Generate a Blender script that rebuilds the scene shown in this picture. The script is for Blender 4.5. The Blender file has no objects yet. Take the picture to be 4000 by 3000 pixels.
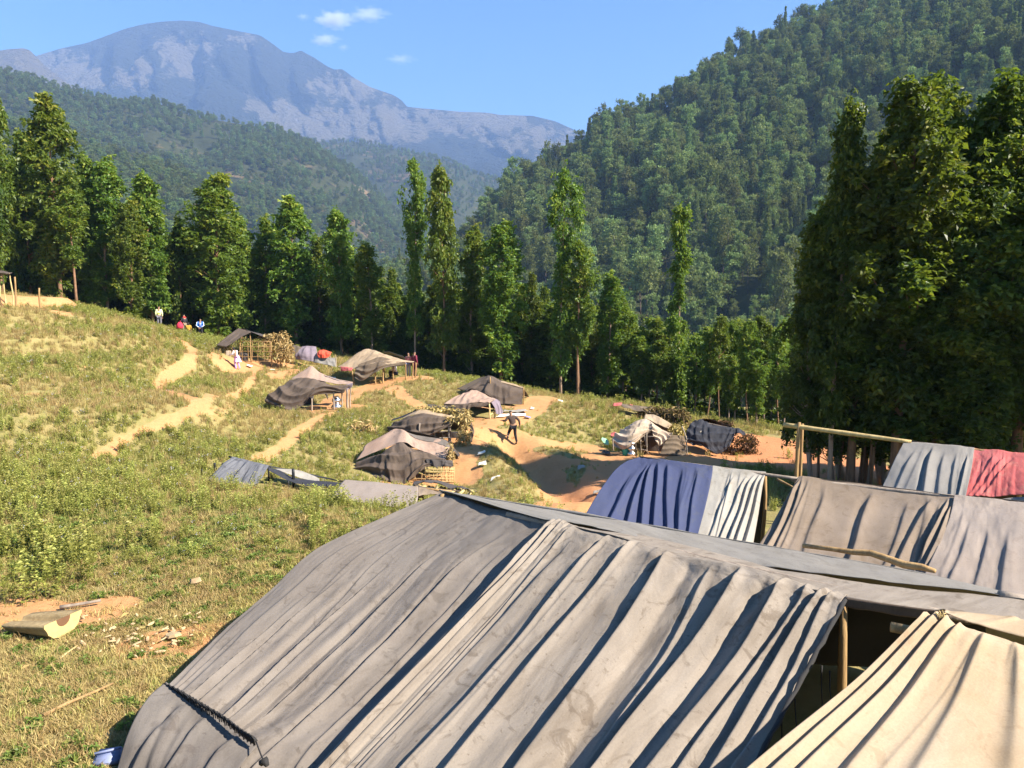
import bpy, bmesh, math, random
import numpy as np
from mathutils import Vector, Matrix, Euler

R = math.radians
SC = bpy.context.scene
COL = SC.collection
random.seed(7)
RNG = np.random.default_rng(7)

# ------------------------------------------------------------------ camera, sky, sun, exposure
LENS, PITCH = 26.0, R(5.0)
cam_d = bpy.data.cameras.new('camera')
cam_d.lens = LENS; cam_d.sensor_width = 36.0
cam_d.clip_start = 0.05; cam_d.clip_end = 40000.0
cam = bpy.data.objects.new('camera', cam_d); COL.objects.link(cam)
cam.location = (0, 0, 0); cam.rotation_euler = (R(90) - PITCH, 0, 0)
SC.camera = cam

SUN_AZ, SUN_EL = R(113.0), R(39.0)          # azimuth clockwise from the view direction (+Y)
world = bpy.data.worlds.new('World'); SC.world = world; world.use_nodes = True
wn = world.node_tree.nodes; wl = world.node_tree.links
wn.clear()
sky_t = wn.new('ShaderNodeTexSky'); sky_t.sky_type = 'NISHITA'; sky_t.sun_disc = False
sky_t.sun_elevation = SUN_EL; sky_t.sun_rotation = SUN_AZ
sky_t.altitude = 900; sky_t.air_density = 1.0; sky_t.dust_density = 0.25; sky_t.ozone_density = 2.2
hs = wn.new('ShaderNodeHueSaturation'); hs.inputs['Saturation'].default_value = 1.3; hs.inputs['Value'].default_value = 1.0
bg = wn.new('ShaderNodeBackground'); bg.inputs['Strength'].default_value = 0.088
wo = wn.new('ShaderNodeOutputWorld')
wl.new(sky_t.outputs[0], hs.inputs['Color']); wl.new(hs.outputs[0], bg.inputs[0]); wl.new(bg.outputs[0], wo.inputs[0])

sun_d = bpy.data.lights.new('sun', 'SUN'); sun_d.energy = 5.0; sun_d.angle = R(0.53); sun_d.color = (1.0, 0.93, 0.82)
sun = bpy.data.objects.new('sun', sun_d); COL.objects.link(sun)
SUN_DIR = Vector((math.sin(SUN_AZ) * math.cos(SUN_EL), math.cos(SUN_AZ) * math.cos(SUN_EL), math.sin(SUN_EL)))
sun.rotation_euler = SUN_DIR.to_track_quat('Z', 'Y').to_euler()
sun.location = SUN_DIR * 60

SC.view_settings.view_transform = 'Standard'; SC.view_settings.look = 'None'
SC.view_settings.exposure = 1.33; SC.view_settings.gamma = 1.0
SC.view_settings.use_curve_mapping = False
SC.render.engine = 'CYCLES'
cy = SC.cycles
cy.max_bounces = 6; cy.diffuse_bounces = 2; cy.glossy_bounces = 2; cy.transmission_bounces = 3; cy.transparent_max_bounces = 6; cy.volume_bounces = 2
cy.use_denoising = True; cy.use_adaptive_sampling = True; cy.adaptive_threshold = 0.015
cy.caustics_reflective = False; cy.caustics_refractive = False
cy.sample_clamp_indirect = 4.0

# ------------------------------------------------------------------ pixel helpers: image point + distance -> world point
FS = LENS / 36.0 * 4000.0
_cp, _sp = math.cos(PITCH), math.sin(PITCH)
def ray(sx, sy):
    dx = (sx - 2000.0) / FS; dy = (sy - 1500.0) / FS
    return Vector((dx, _cp - dy * _sp, -_sp - dy * _cp))
def S(sx, sy, Y):
    d = ray(sx, sy); return d * (Y / d.y)
PF = 4000.0 / 2212.0
def P(px, py, Y): return S(px * PF, py * PF, Y)
def crop(ox, oy, f): return lambda cx, cy_, Y: S(ox + cx * f, oy + cy_ * f, Y)
C5 = crop(900, 1200, .36166); C6 = crop(1300, 1400, .36166); C7 = crop(2000, 1500, .45208); C8 = crop(2800, 1500, .5425)
F1 = crop(0, 2000, .6027); F2 = crop(1200, 1850, .6932); F3 = crop(2600, 1950, .6329)
H4 = crop(560, 1180, .2712); L5 = crop(700, 1700, .5425); M6 = crop(0, 1000, .18083); K7 = crop(2300, 1550, .29385)

# ------------------------------------------------------------------ noise
def _hash(ix, iy, seed):
    h = (ix.astype(np.int64) * 374761393 + iy.astype(np.int64) * 668265263 + seed * 1442695041) & 0xffffffff
    h = ((h ^ (h >> 13)) * 1274126177) & 0xffffffff
    return ((h ^ (h >> 16)) & 0xffff) / 65535.0
def vnoise(x, y, seed=0):
    x = np.asarray(x, float); y = np.asarray(y, float)
    ix = np.floor(x); iy = np.floor(y); fx = x - ix; fy = y - iy
    fx = fx * fx * (3 - 2 * fx); fy = fy * fy * (3 - 2 * fy)
    a = _hash(ix, iy, seed); b = _hash(ix + 1, iy, seed); c = _hash(ix, iy + 1, seed); d = _hash(ix + 1, iy + 1, seed)
    return (a + (b - a) * fx) * (1 - fy) + (c + (d - c) * fx) * fy
def fbm(x, y, seed=0, oct=4):
    s = 0; a = .5; t = 0
    for i in range(oct):
        s = s + a * vnoise(x, y, seed + i * 17); t += a; a *= .5; x = np.asarray(x) * 2.03 + 3.1; y = np.asarray(y) * 2.03 - 1.7
    return s / t
def sstep(a, b, x):
    t = np.clip((np.asarray(x, float) - a) / (b - a), 0, 1); return t * t * (3 - 2 * t)

# ------------------------------------------------------------------ object helpers
def tag(o, label=None, cat=None, group=None, kind=None):
    if label: o['label'] = label
    if cat: o['category'] = cat
    if group: o['group'] = group
    if kind: o['kind'] = kind
    return o
def empty(name, loc=(0, 0, 0), label=None, cat=None, group=None):
    o = bpy.data.objects.new(name, None); COL.objects.link(o); o.location = loc; o.empty_display_size = .2
    return tag(o, label, cat, group)
def mesh_of(name, V, F, mat=None, smooth=False, attrs=None, uv=None):
    me = bpy.data.meshes.new(name)
    V = np.asarray(V, float).reshape(-1, 3)
    me.from_pydata(V.tolist() if len(V) < 400 else V, [], F if not isinstance(F, np.ndarray) else F.tolist())
    if mat is not None: me.materials.append(mat)
    if smooth: me.polygons.foreach_set('use_smooth', np.ones(len(me.polygons), bool))
    for k, (dom, arr) in (attrs or {}).items():
        at = me.attributes.new(k, 'FLOAT', dom); at.data.foreach_set('value', np.asarray(arr, np.float32))
    if uv is not None:
        l = me.uv_layers.new(name='uv'); li = np.zeros(len(me.loops), np.int32); me.loops.foreach_get('vertex_index', li)
        l.data.foreach_set('uv', np.asarray(uv, np.float32)[li].ravel())
    me.update()
    return me
def link(name, me, parent=None, loc=None):
    """me in world coordinates when a parent is given: moved into the parent's frame"""
    o = bpy.data.objects.new(name, me); COL.objects.link(o)
    if parent is not None:
        o.parent = parent
        off = parent.location.copy()
        pp = parent.parent
        while pp is not None: off = off + pp.location; pp = pp.parent
        if off.length > 0:
            me.transform(Matrix.Translation(-off))
    if loc is not None: o.location = loc
    return o
def solo(name, me, label, cat, group=None, base=None):
    """a thing that is one mesh; its origin goes to base"""
    o = bpy.data.objects.new(name, me); COL.objects.link(o)
    if base is not None:
        me.transform(Matrix.Translation(-Vector(base))); o.location = base
    return tag(o, label, cat, group)

def tube_data(pts, rads, seg=7, cap=True):
    pts = [Vector(p) for p in pts]; V = []; F = []
    n = len(pts); ref = Vector((0, 0, 1))
    d0 = (pts[-1] - pts[0])
    if d0.length and abs(d0.normalized().z) > .9: ref = Vector((1, 0, 0))
    for i, p in enumerate(pts):
        t = (pts[min(i + 1, n - 1)] - pts[max(i - 1, 0)]).normalized()
        a = t.cross(ref).normalized(); b = t.cross(a)
        for k in range(seg):
            an = 2 * math.pi * k / seg
            V.append(p + (a * math.cos(an) + b * math.sin(an)) * rads[i])
    for i in range(n - 1):
        for k in range(seg):
            k2 = (k + 1) % seg
            F.append([i * seg + k, i * seg + k2, (i + 1) * seg + k2, (i + 1) * seg + k])
    if cap:
        F.append(list(range(seg))[::-1]); F.append([(n - 1) * seg + k for k in range(seg)])
    return [tuple(v) for v in V], F
def join_data(parts):
    V = []; F = []
    for v, f in parts:
        o = len(V); V += list(v); F += [[i + o for i in q] for q in f]
    return V, F
def bent(p0, p1, r0, r1, n=5, bow=.03, rnd=random):
    p0 = Vector(p0); p1 = Vector(p1); L = (p1 - p0).length; pts = []; rr = []
    j = Vector((rnd.uniform(-1, 1), rnd.uniform(-1, 1), rnd.uniform(-.3, .3))) * bow * L
    j2 = Vector((rnd.uniform(-1, 1), rnd.uniform(-1, 1), 0)) * bow * L * .5
    for i in range(n + 1):
        t = i / n
        pts.append(p0.lerp(p1, t) + j * math.sin(math.pi * t) + j2 * math.sin(2 * math.pi * t)); rr.append((r0 + (r1 - r0) * t) * rnd.uniform(.92, 1.1))
    return pts, rr
def pole(name, p0, p1, r=.035, mat=None, parent=None, r1=None, bow=.02, seg=7, n=5):
    pts, rr = bent(p0, p1, r, r1 if r1 else r * .8, n, bow)
    V, F = tube_data(pts, rr, seg)
    return link(name, mesh_of(name, V, F, mat, True), parent)

# ------------------------------------------------------------------ materials
def srgb(r, g, b):
    f = lambda c: (c / 255 / 12.92) if c / 255 <= .04045 else ((c / 255 + .055) / 1.055) ** 2.4
    return (f(r), f(g), f(b), 1)
class NT:
    def __init__(s, name):
        s.m = bpy.data.materials.new(name); s.m.use_nodes = True; s.t = s.m.node_tree; s.t.nodes.clear()
        s.out = s.n('ShaderNodeOutputMaterial'); s.y = 0
    def n(s, t, **k):
        q = s.t.nodes.new(t)
        for a, b in k.items(): setattr(q, a, b)
        return q
    def l(s, a, b): s.t.links.new(a, b)
    def noise(s, vec, scale, detail=4, rough=.55, dist=0):
        q = s.n('ShaderNodeTexNoise'); q.inputs['Scale'].default_value = scale; q.inputs['Detail'].default_value = detail
        q.inputs['Roughness'].default_value = rough; q.inputs['Distortion'].default_value = dist
        if vec is not None: s.l(vec, q.inputs['Vector'])
        return q.outputs[0]
    def ramp(s, fac, *stops):
        q = s.n('ShaderNodeValToRGB'); e = q.color_ramp.elements
        while len(e) < len(stops): e.new(.5)
        for i, (p, c) in enumerate(stops):
            e[i].position = p; e[i].color = c if len(c) == 4 else (*c, 1)
        s.l(fac, q.inputs[0]); return q.outputs[0]
    def mix(s, fac, a, b, mode='MIX'):
        q = s.n('ShaderNodeMix', data_type='RGBA', blend_type=mode)
        for i, v in ((0, fac), (6, a), (7, b)):
            if isinstance(v, (int, float)): q.inputs[i].default_value = v
            elif isinstance(v, tuple): q.inputs[i].default_value = v
            else: s.l(v, q.inputs[i])
        return q.outputs[2]
    def math(s, op, a, b=0.0, c=None):
        q = s.n('ShaderNodeMath', operation=op)
        for i, v in enumerate((a, b, c)):
            if v is None: continue
            if isinstance(v, (int, float)): q.inputs[i].default_value = v
            else: s.l(v, q.inputs[i])
        return q.outputs[0]
    def attr(s, name): return s.n('ShaderNodeAttribute', attribute_name=name).outputs['Fac']
    def pos(s): return s.n('ShaderNodeNewGeometry').outputs['Position']
    def scaled(s, vec, sc):
        q = s.n('ShaderNodeMapping'); q.inputs['Scale'].default_value = sc; s.l(vec, q.inputs[0]); return q.outputs[0]
    def bsdf(s, col, rough=.8, spec=.3, bump=None, bstr=.3, bdist=.02, metal=0):
        q = s.n('ShaderNodeBsdfPrincipled')
        if isinstance(col, tuple): q.inputs['Base Color'].default_value = col
        else: s.l(col, q.inputs['Base Color'])
        if isinstance(rough, (int, float)): q.inputs['Roughness'].default_value = rough
        else: s.l(rough, q.inputs['Roughness'])
        q.inputs['Specular IOR Level'].default_value = spec; q.inputs['Metallic'].default_value = metal
        if bump is not None:
            b = s.n('ShaderNodeBump'); b.inputs['Strength'].default_value = bstr; b.inputs['Distance'].default_value = bdist
            s.l(bump, b.inputs['Height']); s.l(b.outputs[0], q.inputs['Normal'])
        return q.outputs[0]
    def done(s, sh): s.l(sh, s.out.inputs[0]); return s.m

def m_plain(name, col, rough=.8, var=.25, scale=8, metal=0, spec=.3):
    t = NT(name); p = t.n('ShaderNodeTexCoord').outputs['Object']
    n = t.noise(p, scale); c = t.mix(n, tuple(x * (1 - var) for x in col[:3]) + (1,), tuple(min(1, x * (1 + var)) for x in col[:3]) + (1,))
    return t.done(t.bsdf(c, rough, spec, bump=n, bstr=.15, metal=metal))

def m_cloth(name, col, dark=None, pale=None, stain=.5, streak=6, weave=True, rough=.9, wr=.3, trans=.0, holes=None):
    """weathered tarpaulin: large faded areas, streaks down the fall line, blotchy stains, fine creases"""
    t = NT(name); p = t.pos()
    uv = t.n('ShaderNodeUVMap', uv_map='uv').outputs[0]
    dark = dark or tuple(x * .55 for x in col[:3]) + (1,); pale = pale or tuple(min(.9, x * 1.35) for x in col[:3]) + (1,)
    big = t.noise(p, .9, 5, .6, .6)
    c = t.mix(t.ramp(big, (.3, (0, 0, 0)), (.72, (1, 1, 1))), col, pale)
    sv = t.scaled(uv, (streak * .45, .8, 1)); st = t.noise(sv, 1.3, 6, .6, 1.5)
    c = t.mix(t.math('MULTIPLY', t.ramp(st, (.48, (0, 0, 0)), (.75, (1, 1, 1))), stain * .5), c, dark)
    bl = t.noise(p, 3.4, 7, .66, 1.6)
    c = t.mix(t.math('MULTIPLY', t.ramp(bl, (.56, (0, 0, 0)), (.64, (1, 1, 1))), stain * .5), c, dark)
    sp = t.noise(p, 17, 3, .6)
    c = t.mix(t.math('MULTIPLY', t.ramp(sp, (.66, (0, 0, 0)), (.71, (1, 1, 1))), stain * .5), c, dark)
    fine = t.noise(p, 60, 3, .7)
    c = t.mix(.22, c, t.ramp(fine, (.25, (.25, .25, .25)), (.75, (.75, .75, .75))), 'OVERLAY')
    cr = t.noise(t.scaled(uv, (2.4, .9, 1)), 2.2, 6, .62, 1.4)
    wv = t.noise(t.scaled(uv, (9, 3.2, 1)), 2.6, 6, .68, 2.2)
    h = t.math('ADD', t.math('MULTIPLY', cr, .55), t.math('MULTIPLY', wv, .45))
    sh = t.bsdf(c, rough, .25, bump=h, bstr=wr, bdist=.022)
    if trans:
        tr = t.n('ShaderNodeBsdfTranslucent'); t.l(c, tr.inputs[0]); mx = t.n('ShaderNodeMixShader'); mx.inputs[0].default_value = trans
        t.l(sh, mx.inputs[1]); t.l(tr.outputs[0], mx.inputs[2]); sh = mx.outputs[0]
    return t.done(sh)

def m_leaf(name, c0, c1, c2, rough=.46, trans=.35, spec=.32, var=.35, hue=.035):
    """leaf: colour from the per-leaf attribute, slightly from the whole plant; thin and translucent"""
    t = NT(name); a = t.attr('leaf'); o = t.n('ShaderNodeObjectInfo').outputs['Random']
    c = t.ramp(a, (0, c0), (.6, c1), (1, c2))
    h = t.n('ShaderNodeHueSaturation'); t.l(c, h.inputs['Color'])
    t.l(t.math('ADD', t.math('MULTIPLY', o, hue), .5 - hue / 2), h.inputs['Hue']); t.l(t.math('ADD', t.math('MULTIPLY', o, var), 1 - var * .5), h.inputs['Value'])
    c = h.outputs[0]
    q = t.bsdf(c, rough, spec)
    tr = t.n('ShaderNodeBsdfTranslucent'); t.l(t.mix(.35, c, (.35, .45, .03, 1)), tr.inputs[0])
    mx = t.n('ShaderNodeMixShader'); mx.inputs[0].default_value = trans
    t.l(q, mx.inputs[1]); t.l(tr.outputs[0], mx.inputs[2])
    return t.done(mx.outputs[0])

def m_bark(name, c0, c1, sx=9, sz=1.2):
    t = NT(name); p = t.n('ShaderNodeTexCoord').outputs['Object']
    n = t.noise(t.scaled(p, (sx, sx, sz)), 1.5, 5, .65, .4); b = t.noise(p, .8, 3)
    c = t.mix(t.ramp(n, (.3, (0, 0, 0)), (.7, (1, 1, 1))), c0, c1)
    c = t.mix(t.ramp(b, (.5, (0, 0, 0)), (.7, (.5, .5, .5))), c, tuple(x * 1.5 for x in c1[:3]) + (1,))
    return t.done(t.bsdf(c, .9, .15, bump=n, bstr=.5, bdist=.02))

M = {}
M['pole'] = m_bark('peeled_pole', (.20, .115, .05, 1), (.42, .27, .12, 1))
M['pole_pale'] = m_bark('pale_pole', (.36, .25, .10, 1), (.55, .42, .20, 1))
M['pole_grey'] = m_bark('grey_pole', (.18, .14, .11, 1), (.36, .29, .22, 1))
M['bark'] = m_bark('tree_bark', (.13, .075, .045, 1), (.30, .17, .095, 1))
M['bark_pale'] = m_bark('tree_bark_pale', (.2, .13, .09, 1), (.42, .3, .21, 1))
M['bark_dark'] = m_bark('pine_bark', (.07, .05, .04, 1), (.16, .12, .09, 1))
M['leaf'] = m_leaf('broad_leaf', (.04, .08, .012, 1), (.135, .205, .03, 1), (.39, .39, .06, 1), trans=.44)
M['leaf_dark'] = m_leaf('broad_leaf_dark', (.016, .034, .007, 1), (.065, .10, .015, 1), (.30, .30, .035, 1), trans=.42)  # darker leaf copy; the grove's shade is partly put into the colour
M['needle'] = m_leaf('pine_needle', (.075, .115, .045, 1), (.195, .245, .085, 1), (.35, .38, .13, 1), .7, .3, .1, .75, .06)
M['far_leaf'] = m_leaf('far_leaf', (.07, .10, .035, 1), (.16, .18, .055, 1), (.29, .27, .09, 1), .7, .2, .1, .75, .06)
M['grass'] = m_leaf('grass_blade', (.17, .17, .04, 1), (.33, .315, .08, 1), (.50, .44, .15, 1), .6, .35, .25)
M['grass_dry'] = m_leaf('dry_grass_blade', (.28, .19, .07, 1), (.44, .32, .13, 1), (.58, .45, .21, 1), .75, .3, .15)
M['herb'] = m_leaf('weed_leaf', (.15, .16, .035, 1), (.33, .325, .07, 1), (.52, .48, .14, 1), .5, .4, .3)
M['clover'] = m_leaf('clover_leaf', (.07, .11, .022, 1), (.15, .21, .04, 1), (.28, .31, .07, 1), .5, .4, .3)
M['flower'] = m_plain('pale_flower', (.66, .62, .78, 1), .8, .15)
M['husk'] = m_leaf('dry_husk', (.30, .20, .07, 1), (.50, .36, .14, 1), (.68, .54, .26, 1), .8, .15, .1)
M['husk_dark'] = m_leaf('dark_husk', (.05, .032, .018, 1), (.13, .08, .04, 1), (.26, .17, .08, 1), .85, .1, .1)
M['rope'] = m_plain('dark_rope', (.03, .028, .027, 1), .9, .3, 60)
M['black'] = m_plain('black_plastic', (.018, .018, .02, 1), .5, .3, 10)
M['metal'] = m_plain('dull_aluminium', (.62, .63, .65, 1), .32, .08, 6, 1.0)
# ------------------------------------------------------------------ near ground: a height field through measured spots
CT = [(0, 0, -1.65), (-6, 0, -1.75), (6, 0, -1.75), (0, -8, -1.3), (-16, -8, -1.2), (16, -8, -1.4), (-22, 2, -2.2), (22, 2, -2.6), (-12, 3, -2.9), (12, 3, -3.2),
      (-4, 3.0, -3.0), (0, 3.0, -3.1), (4, 3.0, -3.1), (-3.5, 4.2, -3.95), (0, 4.2, -4.0), (3.5, 4.2, -4.0), (-6, 5.2, -3.95), (0, 5, -4.0), (4, 5, -4.0), (-4.5, 7, -4.2), (0, 7, -4.25), (5, 7, -4.4), (3, 9.5, -4.45), (8, 10, -4.8),
      (0, 12, -4.55), (3, 14, -4.75), (8, 13.5, -5.0), (10, 18, -5.5), (4, 20, -5.5), (15, 22, -6.1), (20, 13, -5.2), (28, 25, -6.4), (-24, 12, -3.6), (-30, 25, -1.6), (-40, 40, 1.5), (-55, 55, 2.5), (-25, 16, -3.7)]
PT = [(95, 1380, 9.8), (0, 1200, 13.5), (400, 1250, 12), (700, 1120, 14.8), (0, 1000, 21), (300, 1060, 18.5), (600, 1090, 18), (0, 800, 33), (250, 970, 24), (435, 880, 30), (340, 835, 34),
      (400, 760, 44), (0, 692, 42), (110, 672, 47), (172, 664, 58), (250, 694, 60), (360, 716, 56), (433, 735, 60), (600, 748, 66), (545, 784, 48), (508, 802, 44), (690, 797, 50), (800, 830, 45.5),
      (900, 817, 46.5), (640, 890, 36), (740, 882, 36), (1130, 873, 42), (1060, 903, 37), (1000, 908, 37.5), (900, 962, 30.5), (1000, 967, 30.5), (860, 1047, 26), (980, 1042, 26.5), (600, 1055, 22),
      (850, 1095, 19.5), (1110, 964, 34), (1160, 1012, 30), (1230, 1097, 23), (1080, 1052, 24), (1010, 1002, 28), (1340, 987, 32.5), (1480, 988, 32.5), (1250, 962, 36), (1280, 872, 44), (1550, 982, 36),
      (1750, 1012, 32), (1800, 952, 40), (1250, 862, 50), (1480, 907, 50), (1000, 817, 54), (1900, 972, 40), (1210, 905, 39), (1400, 880, 44), (2100, 1015, 33)]
for p in PT: CT.append(tuple(P(*p)))
CT += [(-60, 80, -2), (-30, 80, -4.5), (0, 80, -8), (30, 80, -9.5), (60, 80, -9.5), (60, 40, -8), (45, 20, -6.5)]
CT = np.array(CT, float)
def _tpsk(r2): return np.where(r2 > 1e-9, .5 * r2 * np.log(np.maximum(r2, 1e-9)), 0.0)
_sc = 30.0
_cx = CT[:, :2] / _sc; _n = len(CT)
_K = _tpsk(((_cx[:, None, :] - _cx[None]) ** 2).sum(-1)) + np.eye(_n) * 1e-4
_Pm = np.hstack([np.ones((_n, 1)), _cx]); _A = np.zeros((_n + 3, _n + 3)); _A[:_n, :_n] = _K; _A[:_n, _n:] = _Pm; _A[_n:, :_n] = _Pm.T
_W = np.linalg.solve(_A, np.concatenate([CT[:, 2], np.zeros(3)]))
def tps(x, y):
    x = np.asarray(x, float); sh = x.shape; q = np.stack([x.ravel(), np.asarray(y, float).ravel()], 1) / _sc; out = np.empty(len(q))
    for i in range(0, len(q), 20000):
        b = q[i:i + 20000]; r2 = ((b[:, None, :] - _cx[None]) ** 2).sum(-1)
        out[i:i + 20000] = _tpsk(r2) @ _W[:_n] + _W[_n] + b @ _W[_n + 1:]
    return out.reshape(sh)
GULLY = np.array([list(P(*q))[:2] for q in ((1100, 962, 33.5), (1145, 996, 30.8), (1190, 1044, 27), (1250, 1104, 22.5))])
def gz(x, y):
    """ground height"""
    x = np.asarray(x, float); y = np.asarray(y, float)
    xc = np.clip(x, -60, 60); yc = np.clip(y, -8, 82)
    z = tps(xc, yc)
    ter = sstep(-7, -13, x) * sstep(20, 25, y) * sstep(52, 44, y)
    z = z + ter * .30 * np.sin(2 * math.pi * (z + .3 * fbm(x * .12, y * .12, 5)) / 1.25)
    amp = .35 + .65 * sstep(9, 20, y)
    z = z + amp * (.34 * (fbm(x * .22, y * .22, 11) - .5) + .16 * (fbm(x * .9, y * .9, 23, 3) - .5) + .05 * (vnoise(x * 4, y * 4, 31) - .5))
    # bare mound with a cut face at the far left edge
    mx, my = MOUND
    d = np.sqrt(((x - mx) / 6.0) ** 2 + ((y - my) / 4.6) ** 2)
    z = z + np.where(d < 1.4, (MOUND_Z - z) * sstep(1.06, .88, d + .10 * (fbm(x * .5, y * .5, 41) - .5)), 0)
    # sunken footpath with a raised bank on its left
    dm = np.full(x.shape, 1e9)
    for a, b in zip(GULLY[:-1], GULLY[1:]):
        ab = b - a; t_ = np.clip(((x - a[0]) * ab[0] + (y - a[1]) * ab[1]) / (ab @ ab), 0, 1); dm = np.minimum(dm, np.hypot(x - a[0] - t_ * ab[0], y - a[1] - t_ * ab[1]))
    z = z - (.30 + .25 * fbm(x * .8, y * .8, 57, 3)) * np.exp(-(dm / .7) ** 2) + (.12 + .35 * fbm(x * 1.1, y * 1.1, 58, 3)) * np.exp(-((dm - 1.8) / .8) ** 2)
    far = np.maximum(sstep(78, 170, y), sstep(58, 120, np.abs(x)))
    z = z * (1 - far) + far * (-58 + 14 * (fbm(x * .004, y * .004, 3) - .5))
    return z
_m = P(-40, 640, 49); MOUND = (_m.x - 1.2, _m.y + 1.5); MOUND_Z = P(60, 640, 48.5).z
def g(x, y): return float(gz(np.array([x]), np.array([y]))[0])
def onground(px, py, ymin=3.0, ymax=80.0):
    """where the sight line through image point (2212 px wide) meets the ground"""
    d = ray(px * PF, py * PF); Y = np.linspace(ymin, ymax, 900)
    t = Y / d.y; zz = gz(d.x * t, Y); below = d.z * t < zz
    i = int(np.argmax(below)) if below.any() else len(Y) - 1
    return Vector((d.x * t[i], Y[i], float(zz[i])))
def drop(v, dz=0.0): return Vector((v[0], v[1], g(v[0], v[1]) + dz))

DIRT = [  # (image polyline, half width in metres, strength)
    ([(205, 995), (260, 955), (330, 922), (400, 892), (437, 880)], .27, 1), ([(437, 880), (385, 855), (340, 836), (368, 812), (412, 785), (415, 762), (398, 742), (360, 718)], .33, 1),
    ([(437, 880), (500, 860), (540, 828), (556, 802)], .22, .8), ([(560, 992), (620, 955), (678, 912), (720, 892)], .26, 1), ([(420, 755), (470, 772), (520, 800)], .38, .9),
    ([(505, 800), (560, 792), (620, 785)], 1.3, 1), ([(690, 888), (752, 880)], 1.1, 1), ([(700, 880), (760, 850), (830, 828), (900, 815)], 1.05, 1), ([(590, 815), (640, 800)], .7, .8),
    ([(850, 838), (880, 862), (905, 880)], .5, .9), ([(1000, 1050), (1000, 1000), (1012, 960), (1040, 925), (1060, 910)], .62, 1), ([(1040, 915), (1110, 905), (1150, 880), (1180, 862)], .9, 1),
    ([(1090, 950), (1140, 990), (1190, 1040), (1245, 1100)], .75, 1), ([(1120, 950), (1190, 958), (1260, 968), (1330, 985)], .8, 1), ([(1330, 985), (1420, 992), (1500, 985)], 1.9, 1),
    ([(1150, 1000), (1230, 1005), (1320, 1000)], .7, .9), ([(1500, 985), (1600, 985), (1700, 1000), (1800, 1020)], 2.8, 1), ([(1640, 960), (1720, 975), (1830, 1000)], 2.0, .9),
    ([(870, 1045), (980, 1040)], .9, .8), ([(930, 965), (1010, 955)], 1.2, .9), ([(0, 1330), (100, 1340), (220, 1320)], .75, .8), ([(330, 1390), (470, 1380)], .5, .62),
    ([(0, 612), (60, 622), (105, 632)], 2.2, 1), ([(860, 965), (940, 970), (1000, 965)], .8, .8), ([(965, 905), (1080, 908)], .7, .85), ([(600, 890), (680, 893)], .6, .7), ([(1040, 880), (1130, 878)], .5, .7), ([(-20, 655), (60, 660), (125, 672)], .9, .7), ([(-20, 742), (80, 738), (190, 735)], .16, .45), ([(0, 797), (120, 790), (250, 800)], .22, .5), ([(0, 857), (150, 846), (300, 852)], .25, .5), ([(470, 905), (560, 890)], .3, .45), ([(1220, 1090), (1300, 1040), (1330, 1010)], 1.0, .8)]
DPOLY = []
for pl, w, s in DIRT:
    DPOLY.append((np.array([list(onground(*q))[:2] for q in pl]), w, s))
def dirt(x, y):
    x = np.asarray(x, float); y = np.asarray(y, float); out = np.zeros(x.shape)
    wob = (fbm(x * .9, y * .9, 77, 3) - .5) * 1.1
    for A, w, s in DPOLY:
        dm = np.full(x.shape, 1e9)
        for a, b in zip(A[:-1], A[1:]):
            ab = b - a; L = max(ab @ ab, 1e-6); t = np.clip(((x - a[0]) * ab[0] + (y - a[1]) * ab[1]) / L, 0, 1)
            dm = np.minimum(dm, np.hypot(x - a[0] - t * ab[0], y - a[1] - t * ab[1]))
        out = np.maximum(out, s * sstep(1.25, .7, dm / w + wob * min(1, .35 + .3 / w)))
    mx, my = MOUND
    d = np.sqrt(((x - mx) / 6.0) ** 2 + ((y - my) / 4.6) ** 2)
    out = np.maximum(out, sstep(1.16, 1.0, d + .1 * wob))
    return np.clip(out, 0, 1)

def m_ground():
    t = NT('ground_soil'); p = t.pos(); d = t.attr('dirt')
    n1 = t.noise(p, 1.2, 6, .62); n2 = t.noise(p, 7, 5, .65); n3 = t.noise(p, 30, 4, .7)
    soil = t.mix(n1, (.44, .215, .085, 1), (.55, .305, .14, 1)); soil = t.mix(t.ramp(n2, (.42, (0, 0, 0)), (.75, (.8, .8, .8))), soil, (.40, .19, .08, 1))
    red = t.mix(n2, (.42, .16, .07, 1), (.56, .26, .12, 1)); soil = t.mix(t.attr('red'), soil, red)
    turf = t.mix(n2, (.25, .19, .075, 1), (.35, .275, .115, 1)); turf = t.mix(t.ramp(n1, (.4, (0, 0, 0)), (.7, (1, 1, 1))), turf, (.19, .175, .055, 1))
    turf = t.mix(t.ramp(n3, (.5, (0, 0, 0)), (.8, (1, 1, 1))), turf, (.32, .26, .11, 1))
    e = t.math('ADD', d, t.math('MULTIPLY', t.math('SUBTRACT', n2, .5), .55))
    c = t.mix(t.ramp(e, (.42, (0, 0, 0)), (.55, (1, 1, 1))), turf, soil)
    lit = t.ramp(t.noise(p, 3.3, 5, .7), (.66, (0, 0, 0)), (.7, (1, 1, 1)))
    c = t.mix(t.math('MULTIPLY', lit, .35), c, (.24, .16, .08, 1))
    h = t.math('ADD', t.math('MULTIPLY', n2, .6), t.math('MULTIPLY', n3, .4))
    return t.done(t.bsdf(c, .95, .1, bump=h, bstr=.6, bdist=.06))
M['ground'] = m_ground()

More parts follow.
